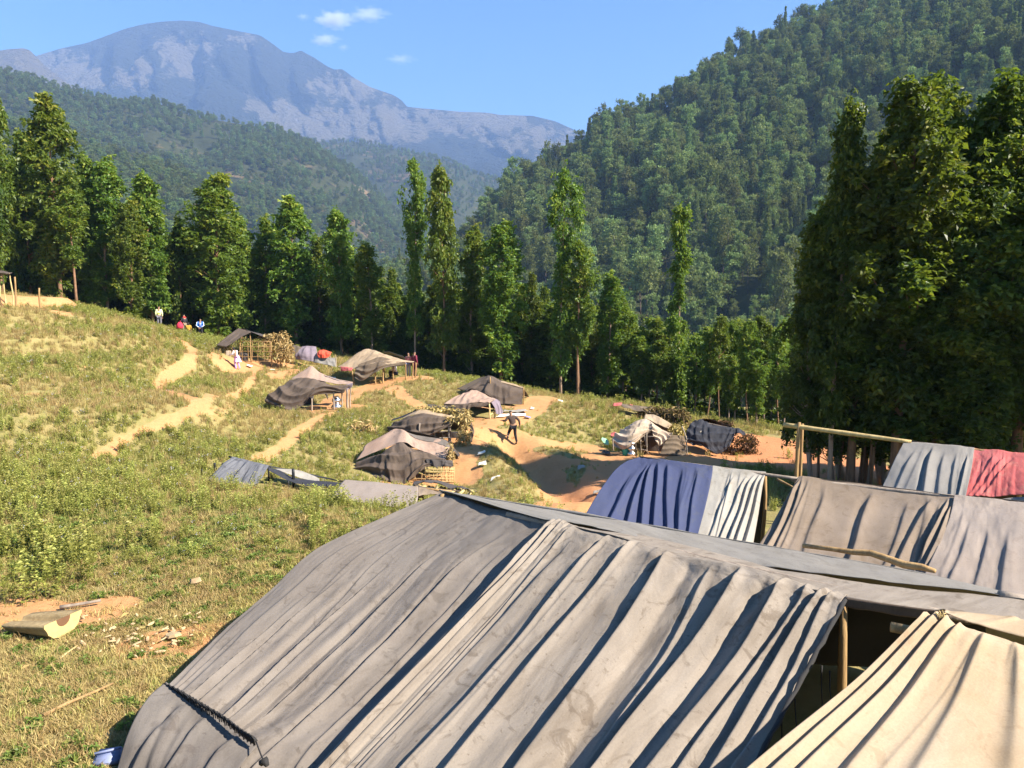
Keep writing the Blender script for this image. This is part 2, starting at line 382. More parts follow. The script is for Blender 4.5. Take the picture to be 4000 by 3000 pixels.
rowsY = [-9.0, -6, -3, -1, .5, 1.6]
y = 2.4
while y < 92: rowsY.append(y); y *= 1.0098
while y < 9500: rowsY.append(y); y *= 1.12
rowsY = np.array(rowsY); NC = 400
ss = np.linspace(-1, 1, NC + 1); ss = ss * (.8 + .2 * np.abs(ss))
GX = ss[None, :] * (np.maximum(.86 * np.abs(rowsY), 0) + 8.5 + np.where(rowsY > 92, rowsY * .8, 0))[:, None]; GY = np.repeat(rowsY[:, None], NC + 1, 1)
GZ = gz(GX, GY); NR = len(rowsY)
idx = np.arange(NR * (NC + 1)).reshape(NR, NC + 1)
GF = np.stack([idx[:-1, :-1], idx[:-1, 1:], idx[1:, 1:], idx[1:, :-1]], -1).reshape(-1, 4)
GD = dirt(GX, GY)
redm = np.maximum(sstep(7, 12, GX) * sstep(24, 30, GY), .65 * sstep(.3, 2, GX) * sstep(33, 29, GY) * sstep(20, 23, GY))
me = mesh_of('ground', np.stack([GX, GY, GZ], -1).reshape(-1, 3), GF, M['ground'], True, {'dirt': ('POINT', GD.ravel()), 'red': ('POINT', redm.ravel())})
tag(link('ground', me), kind='structure')

# ------------------------------------------------------------------ far hills
def grid_mesh(name, G, mat, attrs=None):
    nr, nc = G.shape[:2]; ix = np.arange(nr * nc).reshape(nr, nc)
    F = np.stack([ix[:-1, :-1], ix[:-1, 1:], ix[1:, 1:], ix[1:, :-1]], -1).reshape(-1, 4)
    return mesh_of(name, G.reshape(-1, 3), F, mat, True, {k: ('POINT', v.ravel()) for k, v in (attrs or {}).items()})
def along(pts, n):
    """resample a polyline of world points by its image column"""
    A = np.array([list(p) for p in pts]); d = np.concatenate([[0], np.cumsum(np.linalg.norm(np.diff(A, axis=0), axis=1))]); q = np.linspace(0, d[-1], n)
    return np.stack([np.interp(q, d, A[:, k]) for k in range(3)], 1)
def hill(foot, sky, nu, nv, gully, gscale, seed, back=.35, bump=.0):
    A = along([P(*p) for p in foot], nu); B = along([P(*p) for p in sky], nu)
    v = np.linspace(0, 1, nv)[:, None, None]
    prof = v ** .92
    G = A[None] * (1 - v) + B[None] * v
    G[:, :, 2] = (A[None, :, 2] * (1 - prof[..., 0]) + B[None, :, 2] * prof[..., 0])
    L = np.concatenate([[0], np.cumsum(np.linalg.norm(np.diff(B, axis=0), axis=1))])
    U = np.repeat(L[None] / gscale, nv, 0); V = np.repeat(v[..., 0] * np.linalg.norm(B - A, axis=1).mean() / gscale, nu, 1)
    rid = np.abs(fbm(U + .35 * V, V * .35, seed, 5) - .5) * 2; low = fbm(U * .8, V * .8, seed + 5, 5) - .5
    amp = gully * np.sin(np.pi * np.clip(v[..., 0], 0, 1)) ** .7
    dirn = (A - B); dirn[:, 2] = 0; dirn /= np.linalg.norm(dirn, axis=1)[:, None]
    off = amp * (rid - .35 + low * .9)
    G = G + dirn[None] * off[..., None]; G[..., 2] += off * .25
    bk = []
    for k in (1, 2, 3):
        q = B.copy(); q += -dirn * (k * back * np.linalg.norm(B - A, axis=1).mean() * .4); q[:, 2] -= (k ** 1.3) * back * .28 * np.abs(B[:, 2] - A[:, 2]) + bump * k; bk.append(q)
    return np.concatenate([G, np.array(bk)], 0), rid, low
def m_forest_floor(name, c0, c1, c2, s=.02):
    t = NT(name); p = t.pos(); n = t.noise(p, s, 6, .65); n2 = t.noise(p, s * 7, 5, .7)
    c = t.mix(n2, c0, c1); c = t.mix(t.ramp(n, (.55, (0, 0, 0)), (.66, (1, 1, 1))), c, c2)
    return t.done(t.bsdf(c, .95, .05, bump=n2, bstr=.8, bdist=.5 / s * .05))
M['hill'] = m_forest_floor('hill_floor', (.035, .045, .018, 1), (.075, .08, .03, 1), (.13, .095, .05, 1), .012)
M['ridge'] = m_forest_floor('ridge_floor', (.035, .045, .018, 1), (.075, .075, .03, 1), (.24, .16, .085, 1), .006)

HR, rHR, lHR = hill([(700, 920, 420), (1000, 905, 300), (1300, 900, 255), (1750, 900, 235), (2300, 880, 225), (3000, 800, 230), (3800, 700, 260)],
          [(760, 640, 640), (960, 556, 560), (1015, 512, 560), (1060, 458, 580), (1140, 402, 600), (1240, 344, 640), (1330, 272, 660), (1450, 228, 690), (1520, 170, 700), (1600, 118, 710), (1700, 72, 720), (1800, 34, 725), (2212, -145, 720), (2700, -310, 700), (3300, -410, 680), (3800, -400, 650)],
          240, 110, 55, 210, 4)
tag(link('hill', grid_mesh('hill', HR, M['hill'])), kind='structure')
LR, rLR, lLR = hill([(-700, 800, 560), (-200, 800, 560), (300, 800, 620), (700, 800, 760), (1050, 800, 900)],
          [(-900, 40, 1500), (-300, 118, 1500), (0, 158, 1550), (60, 172, 1570), (150, 198, 1600), (250, 226, 1650), (330, 220, 1700), (420, 252, 1720), (520, 268, 1760), (600, 282, 1800), (680, 318, 1820), (750, 358, 1830), (800, 408, 1830), (850, 456, 1830), (930, 506, 1800), (1050, 540, 1750)],
          220, 90, 130, 420, 14)
tag(link('ridge', grid_mesh('ridge', LR, M['ridge'])), kind='structure')
SPUR, _, _ = hill([(-500, 840, 400), (-100, 840, 400), (300, 840, 440), (600, 840, 520)],
          [(-700, 190, 900), (-200, 248, 900), (60, 285, 900), (150, 310, 910), (230, 338, 920), (330, 362, 950), (400, 382, 960), (455, 415, 960), (480, 470, 950), (540, 540, 930), (640, 570, 900)],
          130, 50, 50, 200, 24)
tag(link('spur', grid_mesh('spur', SPUR, M['hill'])), kind='structure')
MR, rMR, lMR = hill([(200, 760, 1500), (700, 780, 1300), (1000, 780, 1200), (1400, 760, 1200)],
          [(100, 330, 3000), (500, 300, 3000), (650, 303, 3000), (720, 308, 2980), (770, 307, 2980), (860, 326, 2950), (960, 345, 2900), (1050, 385, 2850), (1150, 400, 2800), (1300, 430, 2700), (1500, 470, 2600)],
          160, 60, 160, 600, 34)
tag(link('wooded_ridge_terrain', grid_mesh('wooded_ridge_terrain', MR, M['ridge'])), kind='structure')
MT, rMT, lMT = hill([(-700, 520, 3400), (0, 520, 3300), (700, 500, 3300), (1200, 470, 3300), (1800, 440, 3400)],
          [(-900, 150, 5600), (-300, 150, 5600), (0, 150, 5600), (80, 120, 5600), (130, 105, 5600), (190, 92, 5600), (270, 62, 5600), (310, 52, 5600), (345, 47, 5600), (390, 44, 5600), (430, 47, 5600), (460, 56, 5600), (520, 68, 5600), (562, 76, 5600), (590, 95, 5600), (612, 112, 5600), (632, 115, 5600), (650, 109, 5600), (680, 125, 5600), (705, 142, 5600), (722, 150, 5600), (740, 149, 5600), (762, 166, 5600), (800, 188, 5600), (850, 205, 5600), (866, 215, 5600), (880, 231, 5600), (960, 238, 5600), (990, 241, 5600), (1050, 243, 5600), (1080, 248, 5600), (1150, 250, 5600), (1200, 262, 5600), (1240, 280, 5600), (1300, 300, 5600), (1450, 340, 5600), (1700, 380, 5600), (2400, 400, 5600)],
          420, 170, 520, 1300, 52)
# bare rock: scarps below the crest and scree fans, measured from the photograph as places on the mountain
nr, nc = MT.shape[:2]
px = 1106 + MT[..., 0] / MT[..., 1] * (FS / PF); elev = np.arctan2(MT[..., 2], MT[..., 1]); py = 829.5 - np.tan(elev + PITCH) * (FS / PF)
rk = np.zeros((nr, nc)); nz = fbm(px * .035, py * .035, 9, 5); nf = fbm(px * .11, py * .05, 19, 4)
for cx, cyy, rx, ry, s in ((425, 120, 60, 55, .75), (560, 85, 60, 25, .5), (610, 250, 75, 40, .9), (690, 270, 130, 40, 1.0), (830, 270, 90, 45, 1), (1000, 262, 200, 40, .75), (760, 190, 90, 45, .7), (90, 135, 110, 40, .95), (180, 165, 70, 35, .9), (300, 170, 60, 30, .55), (330, 150, 40, 30, .6), (1150, 300, 160, 40, .6)):
    rk = np.maximum(rk, s * np.exp(-(((px - cx) / rx) ** 2 + ((py - cyy) / ry) ** 2)))
rk = np.clip(rk * (.35 + 1.3 * nz) + .75 * (nf - .5) + .35 * (fbm(px * .3, py * .3, 29, 3) - .5), 0, 1)
def m_mount():
    t = NT('mountain_side'); p = t.pos(); r = t.attr('rock')
    n = t.noise(p, .004, 6, .7); n2 = t.noise(p, .022, 5, .7); n3 = t.noise(t.scaled(p, (1, 1, 3)), .012, 5, .7)
    veg = t.mix(n2, (.028, .036, .022, 1), (.07, .066, .04, 1)); rock = t.mix(n3, (.15, .12, .075, 1), (.28, .23, .15, 1))
    e = t.math('ADD', r, t.math('MULTIPLY', t.math('SUBTRACT', n2, .5), .8))
    c = t.mix(t.ramp(e, (.34, (0, 0, 0)), (.5, (1, 1, 1))), veg, rock)
    return t.done(t.bsdf(c, .95, .05, bump=t.math('ADD', n2, n3), bstr=1.0, bdist=90))
M['mount'] = m_mount()
cr = np.zeros((nr, nc)); cr += (260 * (.3 - np.abs(fbm(MT[..., 0] / 330 + MT[..., 2] / 800, MT[..., 2] / 1500, 61, 6) - .5) * 2) + 80 * (fbm(MT[..., 0] / 90, MT[..., 2] / 120, 67, 4) - .5)) * (sstep(0, .15, np.arange(nr) / nr) * sstep(nr - 5, nr - 30, np.arange(nr)))[:, None]
MT[..., 1] += cr * 2.0; MT[:-4, :, 2] += cr[:-4] * .6
tag(link('mountain', grid_mesh('mountain', MT, M['mount'], {'rock': rk})), kind='structure')
BL, _, _ = hill([(-500, 420, 3000), (0, 420, 3000), (260, 400, 3100)],
          [(-600, 100, 4300), (-100, 118, 4300), (-20, 112, 4300), (20, 106, 4300), (50, 104, 4300), (64, 108, 4300), (78, 122, 4300), (100, 145, 4300), (135, 170, 4300), (180, 205, 4300), (240, 240, 4300), (300, 260, 4300)], 140, 60, 160, 500, 71)
tag(link('rocky_bluff_terrain', grid_mesh('rocky_bluff_terrain', BL, M['mount'], {'rock': np.clip(.55 + .5 * fbm(BL[..., 0] / 150, BL[..., 2] / 150, 4), 0, 1)})), kind='structure')

# ------------------------------------------------------------------ scattering of what nobody can count
def scatter(name, pts, scl, rot, pid, protos, label=None, cat=None):
    me = mesh_of(name, pts, [])
    for k, arr in (('scl', scl),):
        a = me.attributes.new(k, 'FLOAT_VECTOR', 'POINT'); a.data.foreach_set('vector', np.asarray(arr, np.float32).ravel())
    a = me.attributes.new('rot', 'FLOAT_VECTOR', 'POINT'); a.data.foreach_set('vector', np.asarray(rot, np.float32).ravel())
    a = me.attributes.new('pid', 'INT', 'POINT'); a.data.foreach_set('value', np.asarray(pid, np.int32))
    o = link(name, me); tag(o, label, cat, kind='stuff')
    ng = bpy.data.node_groups.new(name, 'GeometryNodeTree')
    ng.interface.new_socket('Geometry', in_out='INPUT', socket_type='NodeSocketGeometry'); ng.interface.new_socket('Geometry', in_out='OUTPUT', socket_type='NodeSocketGeometry')
    N = ng.nodes; Lk = ng.links; gi = N.new('NodeGroupInput'); go = N.new('NodeGroupOutput'); jn = N.new('GeometryNodeJoinGeometry')
    def na(nm, dt):
        q = N.new('GeometryNodeInputNamedAttribute'); q.data_type = dt; q.inputs['Name'].default_value = nm; return q.outputs['Attribute']
    s_, r_, p_ = na('scl', 'FLOAT_VECTOR'), na('rot', 'FLOAT_VECTOR'), na('pid', 'INT')
    for k, pr in enumerate(protos):
        oi = N.new('GeometryNodeObjectInfo'); oi.inputs['Object'].default_value = pr; oi.inputs['As Instance'].default_value = False
        cm = N.new('FunctionNodeCompare'); cm.data_type = 'INT'; cm.operation = 'EQUAL'; Lk.new(p_, cm.inputs[2]); cm.inputs[3].default_value = k
        ip = N.new('GeometryNodeInstanceOnPoints'); Lk.new(gi.outputs[0], ip.inputs['Points']); Lk.new(cm.outputs[0], ip.inputs['Selection'])
        Lk.new(oi.outputs['Geometry'], ip.inputs['Instance']); Lk.new(r_, ip.inputs['Rotation']); Lk.new(s_, ip.inputs['Scale']); Lk.new(ip.outputs[0], jn.inputs[0])
    Lk.new(jn.outputs[0], go.inputs[0])
    md = o.modifiers.new('scatter', 'NODES'); md.node_group = ng
    return o
def proto(name, me): return bpy.data.objects.new(name, me)      # not linked: only a source shape

# ------------------------------------------------------------------ leaves and trees
def leaves_mesh(name, pos, dirs, size, width, mat, tone, fold=.25, droop=.2, rng=RNG, tumble=.45):
    """two triangles a leaf, folded at the midrib"""
    n = len(pos); d = dirs / np.linalg.norm(dirs, axis=1)[:, None]
    up = np.tile([0, 0, 1.0], (n, 1)) + rng.normal(0, tumble, (n, 3)); side = np.cross(d, up); side /= np.linalg.norm(side, axis=1)[:, None]; nrm = np.cross(side, d)
    s = size[:, None]; tip = pos + d * s; tip[:, 2] -= droop * size
    mid = pos + d * s * .52
    a = mid + side * s * width + nrm * s * fold * width; b = mid - side * s * width + nrm * s * fold * width
    V = np.stack([pos, a, tip, b], 1).reshape(-1, 3); o = np.arange(n)[:, None] * 4
    F = np.concatenate([o + [0, 2, 1], o + [0, 3, 2]], 1).reshape(-1, 3)
    me = mesh_of(name, V, F, mat, False, {'leaf': ('FACE', np.repeat(tone, 2))})
    return me
def broad_tree(name, seed, H, lumps, bare, leafmat, barkmat, nclump=70, per=22, leaf=.22, trunk_r=.15, lean=.02, cap=.62, reach=1.32):
    """lumps: (height fraction, radius m) outline of the crown; leaves sit in rosettes at twig ends grouped in clumps"""
    rng = np.random.default_rng(seed); rnd = random.Random(seed)
    hs = np.array([l[0] for l in lumps]); rs = np.array([l[1] for l in lumps])
    pts = []; rr = []
    wob = [rnd.uniform(-1, 1) for _ in range(4)]
    def axis(t): return np.array([lean * H * (wob[0] * math.sin(2.2 * t) + .5 * wob[1] * math.sin(5 * t)), lean * H * (wob[2] * math.sin(2 * t) + .5 * wob[3] * math.sin(4.5 * t)), t * H])
    for i in range(12):
        t = i / 11 * .97; pts.append(axis(t)); rr.append(trunk_r * (1.25 if i == 0 else 1) * (1 - .9 * t) + .01)
    parts = [tube_data(pts, rr, 7)]
    CP = []; 
    for k in range(int(nclump * .62)):
        t = bare + (1 - bare) * (rng.random() ** .9); t = min(t, .985)
        r = np.interp(t, hs, rs)
        if r < .05: continue
        an = rng.random() * 6.283; q = (.2 + .8 * rng.random() ** .55) * r * rng.uniform(.6, reach)
        ax = axis(t); c = ax + np.array([math.cos(an) * q, math.sin(an) * q, rng.normal(0, .3)])
        CP.append((c, min(cap, .30 + .15 * r) * rng.uniform(.75, 1.25)))
        if q > .45 and k % 2 == 0:
            b = axis(max(.04, t - .035 - q / H * .55)); m_ = (b + c) / 2; m_[2] -= .08 * q
            parts.append(tube_data([b, m_, c], [.045 * (1 - t) + .022, .022, .008], 4, False))
    CP.append((axis(.975), .38)); CP.append((axis(.94), .42))
    pos = []; dr = []; tone = []
    for c, sg in CP:
        n = int(per * 1.15 * rng.uniform(.5, 1.5)); cc = c + rng.normal(0, sg * .6, (n, 3)) * [.85, .85, 1.25]
        m = rng.integers(4, 8, n); ix = np.repeat(np.arange(n), m); an = rng.random(len(ix)) * 6.283
        d = np.stack([np.cos(an), np.sin(an), rng.normal(-.1, .8, len(ix))], 1)
        pos.append(cc[ix] + rng.normal(0, .05, (len(ix), 3))); dr.append(d)
        base = rng.random() * .35 + .3 * max(0, (c[2] / H - .6)); tn = base + rng.random(n)[ix] * .35 + rng.random(len(ix)) * .22 + (rng.random(len(ix)) > .95) * .35  # upper clumps lighter: light on the crown top put into the colour
        tone.append(tn)
    pos = np.concatenate(pos); dr = np.concatenate(dr); tone = np.clip(np.concatenate(tone), 0, 1)
    V, F = join_data(parts); tm = mesh_of(name + '_trunk', V, F, barkmat, True)
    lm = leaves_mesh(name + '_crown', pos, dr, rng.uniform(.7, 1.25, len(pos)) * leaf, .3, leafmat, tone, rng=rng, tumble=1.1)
    return dict(trunk=tm, crown=lm, H=H, R=max(rs), n=len(pos))

def pine(name, seed, H, style):
    rng = np.random.default_rng(seed)
    ax = [np.array([rng.normal(0, .02) * H * t, rng.normal(0, .02) * H * t, t * H]) for t in np.linspace(0, .96, 6)]
    tr = mesh_of(name + '_trunk', *tube_data(ax, [H * .014, H * .012, H * .01, H * .008, H * .005, H * .002], 5), M['bark_dark'], True)
    pos = []; tone = []
    if style == 'pine':
        nl = rng.integers(6, 10)
        for k in range(nl):
            t = .38 + .6 * (k + rng.random()) / nl; r = H * (.06 + .17 * math.sin(math.pi * min(1, (1.02 - t) * 1.35)) ** .8)
            for j in range(rng.integers(3, 6)):
                an = rng.random() * 6.283; q = r * rng.uniform(.25, 1)
                c = np.array([math.cos(an) * q, math.sin(an) * q, t * H + rng.normal(0, .02) * H]); n = 52
                p = c + rng.normal(0, 1, (n, 3)) * [H * .04, H * .04, H * .03]; pos.append(p); tone.append(np.full(n, rng.random() * .5) + .3 * t)  # tone rises with height: bright tops and shaded undersides put into the colour
    elif style == 'cone':
        for k in range(24):
            t = .15 + .83 * (k + rng.random()) / 24; r = H * .2 * (1.03 - t)
            n = 56; an = rng.random(n) * 6.283; q = r * rng.random(n) ** .5
            pos.append(np.stack([np.cos(an) * q, np.sin(an) * q, t * H - q * .35 + rng.normal(0, .012, n) * H], 1)); tone.append(rng.random(n) * .3 + .25 * t)  # upper whorls lighter too, top light put into the leaf tone
    else:
        for k in range(26):
            an = rng.random() * 6.283; el = rng.random() ** .7; r = H * .26 * rng.random() ** .5
            c = np.array([math.cos(an) * r, math.sin(an) * r, H * (.35 + .6 * el * (1 - .45 * (r / (H * .26)) ** 2))]); n = 56
            pos.append(c + rng.normal(0, H * .045, (n, 3))); tone.append(np.full(n, .25 + rng.random() * .45))
    pos = np.concatenate(pos); tone = np.clip(np.concatenate(tone) + rng.normal(0, .08, len(pos)), 0, 1); n = len(pos)
    d = rng.normal(0, 1, (n, 3)); d[:, 2] = np.abs(d[:, 2]) * .6
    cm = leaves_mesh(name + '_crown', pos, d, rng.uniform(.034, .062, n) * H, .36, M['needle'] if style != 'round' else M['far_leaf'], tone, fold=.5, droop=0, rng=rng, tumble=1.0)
    return dict(trunk=tr, crown=cm, H=H)
def merged_mesh(name, a, b):
    bm = bmesh.new(); bm.from_mesh(a); 
    for f in bm.faces: f.material_index = 0
    k = len(bm.faces); bm.from_mesh(b); bm.faces.ensure_lookup_table()
    for f in bm.faces[k:]: f.material_index = 1
    me = bpy.data.meshes.new(name); bm.to_mesh(me); bm.free(); me.materials.append(a.materials[0]); me.materials.append(b.materials[0]); return me

PINES = [pine('pine', 100 + i, 15.0, s) for i, s in enumerate(['pine', 'pine', 'pine', 'pine', 'cone', 'round', 'round'])]
PP = [proto('hill_tree_shape', merged_mesh('hill_tree_shape', q['trunk'], q['crown'])) for q in PINES]
def spread(G, n, seed, mask=None):
    """n points over a grid surface by area"""
    rng = np.random.default_rng(seed); a = G[:-1, :-1]; b = G[:-1, 1:]; c = G[1:, :-1]; d = G[1:, 1:]
    ar = np.linalg.norm(np.cross(b - a, c - a), axis=-1); w = (ar / ar.sum()).ravel(); k = rng.choice(len(w), n, p=w); i, j = np.unravel_index(k, ar.shape)
    u = rng.random(n)[:, None]; v = rng.random(n)[:, None]
    return (a[i, j] * (1 - u) + b[i, j] * u) * (1 - v) + (c[i, j] * (1 - u) + d[i, j] * u) * v, rng
def img(p):
    """image column and row (2212 px wide) of world points"""
    yy = p[:, 1] * _cp - p[:, 2] * _sp; zz = p[:, 1] * _sp + p[:, 2] * _cp
    return 1106 + p[:, 0] / yy * (FS / PF), 829.5 - zz / yy * (FS / PF)
pts, rng = spread(HR[:-1], 16500, 5)
n = len(pts); big = fbm(pts[:, 0] / 90, pts[:, 2] / 90, 8)
pid = np.where(rng.random(n) < .58, rng.integers(0, 4, n), np.where(rng.random(n) < .55, 4, rng.integers(5, 7, n)))
sc = .88 * np.clip(rng.lognormal(0, .28, n), .45, 1.8) * (.8 + .35 * big); sc3 = np.stack([sc * rng.uniform(.75, 1.1, n), sc * rng.uniform(.75, 1.1, n), sc * rng.uniform(.95, 1.4, n)], 1)
rot = np.stack([rng.normal(0, .04, n), rng.normal(0, .04, n), rng.random(n) * 6.283], 1)
pts[:, 2] -= .4
ix_, iy_ = img(pts); dist = np.linalg.norm(pts, axis=1)
inview = (ix_ > 980) & (ix_ < 2215) & (iy_ > 0) & (iy_ < 690) & ~((ix_ > 1745) & (iy_ > 300)) & ~((ix_ > 1880) & (iy_ > 190))
rank = np.where(inview, sc / dist, -1); near = np.argsort(-rank)[:300]; rest = np.ones(n, bool); rest[near] = False
scatter('forest', pts[rest], sc3[rest], rot[rest], pid[rest], PP, 'dense pine forest covering the steep hillside right of the valley', 'forest')
for k in near:
    q = PINES[pid[k]]; o = empty('pine_tree' if pid[k] < 5 else 'hillside_tree', pts[k], ('tall pine standing out in the forest on the steep right hillside' if pid[k] < 5 else 'round crowned tree among the pines on the steep right hillside'), 'tree', 'trees standing out on the right hillside')
    o.rotation_euler = rot[k]; o.scale = sc3[k]
    for nm in ('trunk', 'crown'):
        c = bpy.data.objects.new(nm, q[nm]); COL.objects.link(c); c.parent = o
# farther woods: one mass each
pts, rng = spread(LR[:-1], 21000, 6); ix_, iy_ = img(pts)
bare = fbm(pts[:, 0] / 70, pts[:, 2] / 60, 44, 4) + .10 * np.exp(-((ix_ - 520) / 260) ** 2 - ((iy_ - 330) / 90) ** 2)
keep = (rng.random(len(pts)) > sstep(.60, .70, bare) * .85); pts = pts[keep]; n = len(pts)
sc = rng.uniform(.8, 1.4, n); scatter('ridge_forest', pts, np.stack([sc, sc, sc * rng.uniform(.8, 1.1, n)], 1), np.stack([np.zeros(n), np.zeros(n), rng.random(n) * 6.283], 1), np.where(rng.random(n) < .6, rng.integers(0, 4, n), rng.integers(4, 7, n)), PP, 'hazy blue green forest on the long ridge left of the valley', 'forest')
pts, rng = spread(SPUR[:-1], 4200, 7); n = len(pts); sc = rng.uniform(.8, 1.3, n)
scatter('spur_forest', pts, np.stack([sc, sc, sc], 1), np.stack([np.zeros(n), np.zeros(n), rng.random(n) * 6.283], 1), rng.integers(0, 7, n), PP, 'pale green woods on the low spur behind the left trees', 'forest')
pts, rng = spread(MR[:-1], 9000, 8); keep = fbm(pts[:, 0] / 160, pts[:, 2] / 90, 45, 4) < .56; pts = pts[keep]; n = len(pts); sc = rng.uniform(.9, 1.5, n)
scatter('valley_forest', pts, np.stack([sc, sc, sc], 1), np.stack([np.zeros(n), np.zeros(n), rng.random(n) * 6.283], 1), rng.integers(0, 7, n), PP, 'bluish forest on the far valley side below the mountain', 'forest')

# ------------------------------------------------------------------ haze (the air of the valley)
HZ = 1.15e-4
t = NT('haze_air'); pv = t.n('ShaderNodeVolumePrincipled'); pv.inputs['Density'].default_value = HZ; pv.inputs['Color'].default_value = (.40, .60, 1.0, 1); pv.inputs['Anisotropy'].default_value = .0
t.l(pv.outputs[0], t.out.inputs['Volume']); M['haze'] = t.m
mz = max(MT[..., 2].max(), HR[..., 2].max()) + 60; lo = -260.0
allx = max(np.abs(G_[..., 0]).max() for G_ in (MT, HR, LR, MR, BL, GX[..., None])) + 400; ymx = max(MT[..., 1].max(), rowsY.max()) + 400
bx = [(-allx, -60, lo), (allx, -60, lo), (allx, ymx, lo), (-allx, ymx, lo), (-allx, -60, mz), (allx, -60, mz), (allx, ymx, mz), (-allx, ymx, mz)]
hz = link('haze', mesh_of('haze', bx, [[0, 3, 2, 1], [4, 5, 6, 7], [0, 1, 5, 4], [1, 2, 6, 5], [2, 3, 7, 6], [3, 0, 4, 7]], M['haze'])); tag(hz, kind='stuff')

# ------------------------------------------------------------------ small clouds, far beyond the haze
def m_cloud():
    t = NT('cloud_vapour'); tc = t.n('ShaderNodeTexCoord').outputs['Object']
    ln = t.n('ShaderNodeVectorMath', operation='LENGTH'); t.l(tc, ln.inputs[0])
    n = t.noise(tc, 1.7, 6, .62); d = t.math('SUBTRACT', t.math('ADD', t.math('SUBTRACT', 1.0, ln.outputs['Value']), t.math('MULTIPLY', t.math('SUBTRACT', n, .5), 1.9)), .28)
    d = t.math('MULTIPLY', t.math('MAXIMUM', d, 0.0), t.n('ShaderNodeObjectInfo').outputs['Alpha'])
    pv = t.n('ShaderNodeVolumePrincipled'); pv.inputs['Color'].default_value = (1, 1, 1, 1); t.l(d, pv.inputs['Density']); pv.inputs['Anisotropy'].default_value = .3
    t.l(pv.outputs[0], t.out.inputs['Volume']); return t.m
M['cloud'] = m_cloud()
for px, py, w, h, th, lb in ((722, 42, 62, 26, .035, 'largest white cloud puff above the mountain'), (795, 30, 60, 20, .016, 'thin cloud wisp right of the largest puff'), (655, 36, 22, 12, .010, 'tiny faint cloud left of the largest puff'), (700, 86, 46, 17, .022, 'small cloud below the largest puff'), (742, 102, 18, 12, .012, 'tiny cloud right of the small lower cloud'), (865, 127, 48, 14, .008, 'faint cloud wisp low over the far ridge')):
    Yc = 8200.0; bm = bmesh.new(); bmesh.ops.create_icosphere(bm, subdivisions=3, radius=1.25); me = bpy.data.meshes.new('cloud'); bm.to_mesh(me); bm.free(); me.materials.append(M['cloud'])
    o = link('cloud', me, loc=P(px, py, Yc)); k_ = Yc / (FS / PF); o.scale = (w * k_ * .85, w * k_ * .6, h * k_ * .8); o.rotation_euler = (0, 0, random.random()); o.color = (1, 1, 1, th); tag(o, lb, 'cloud', 'small clouds in the blue sky')
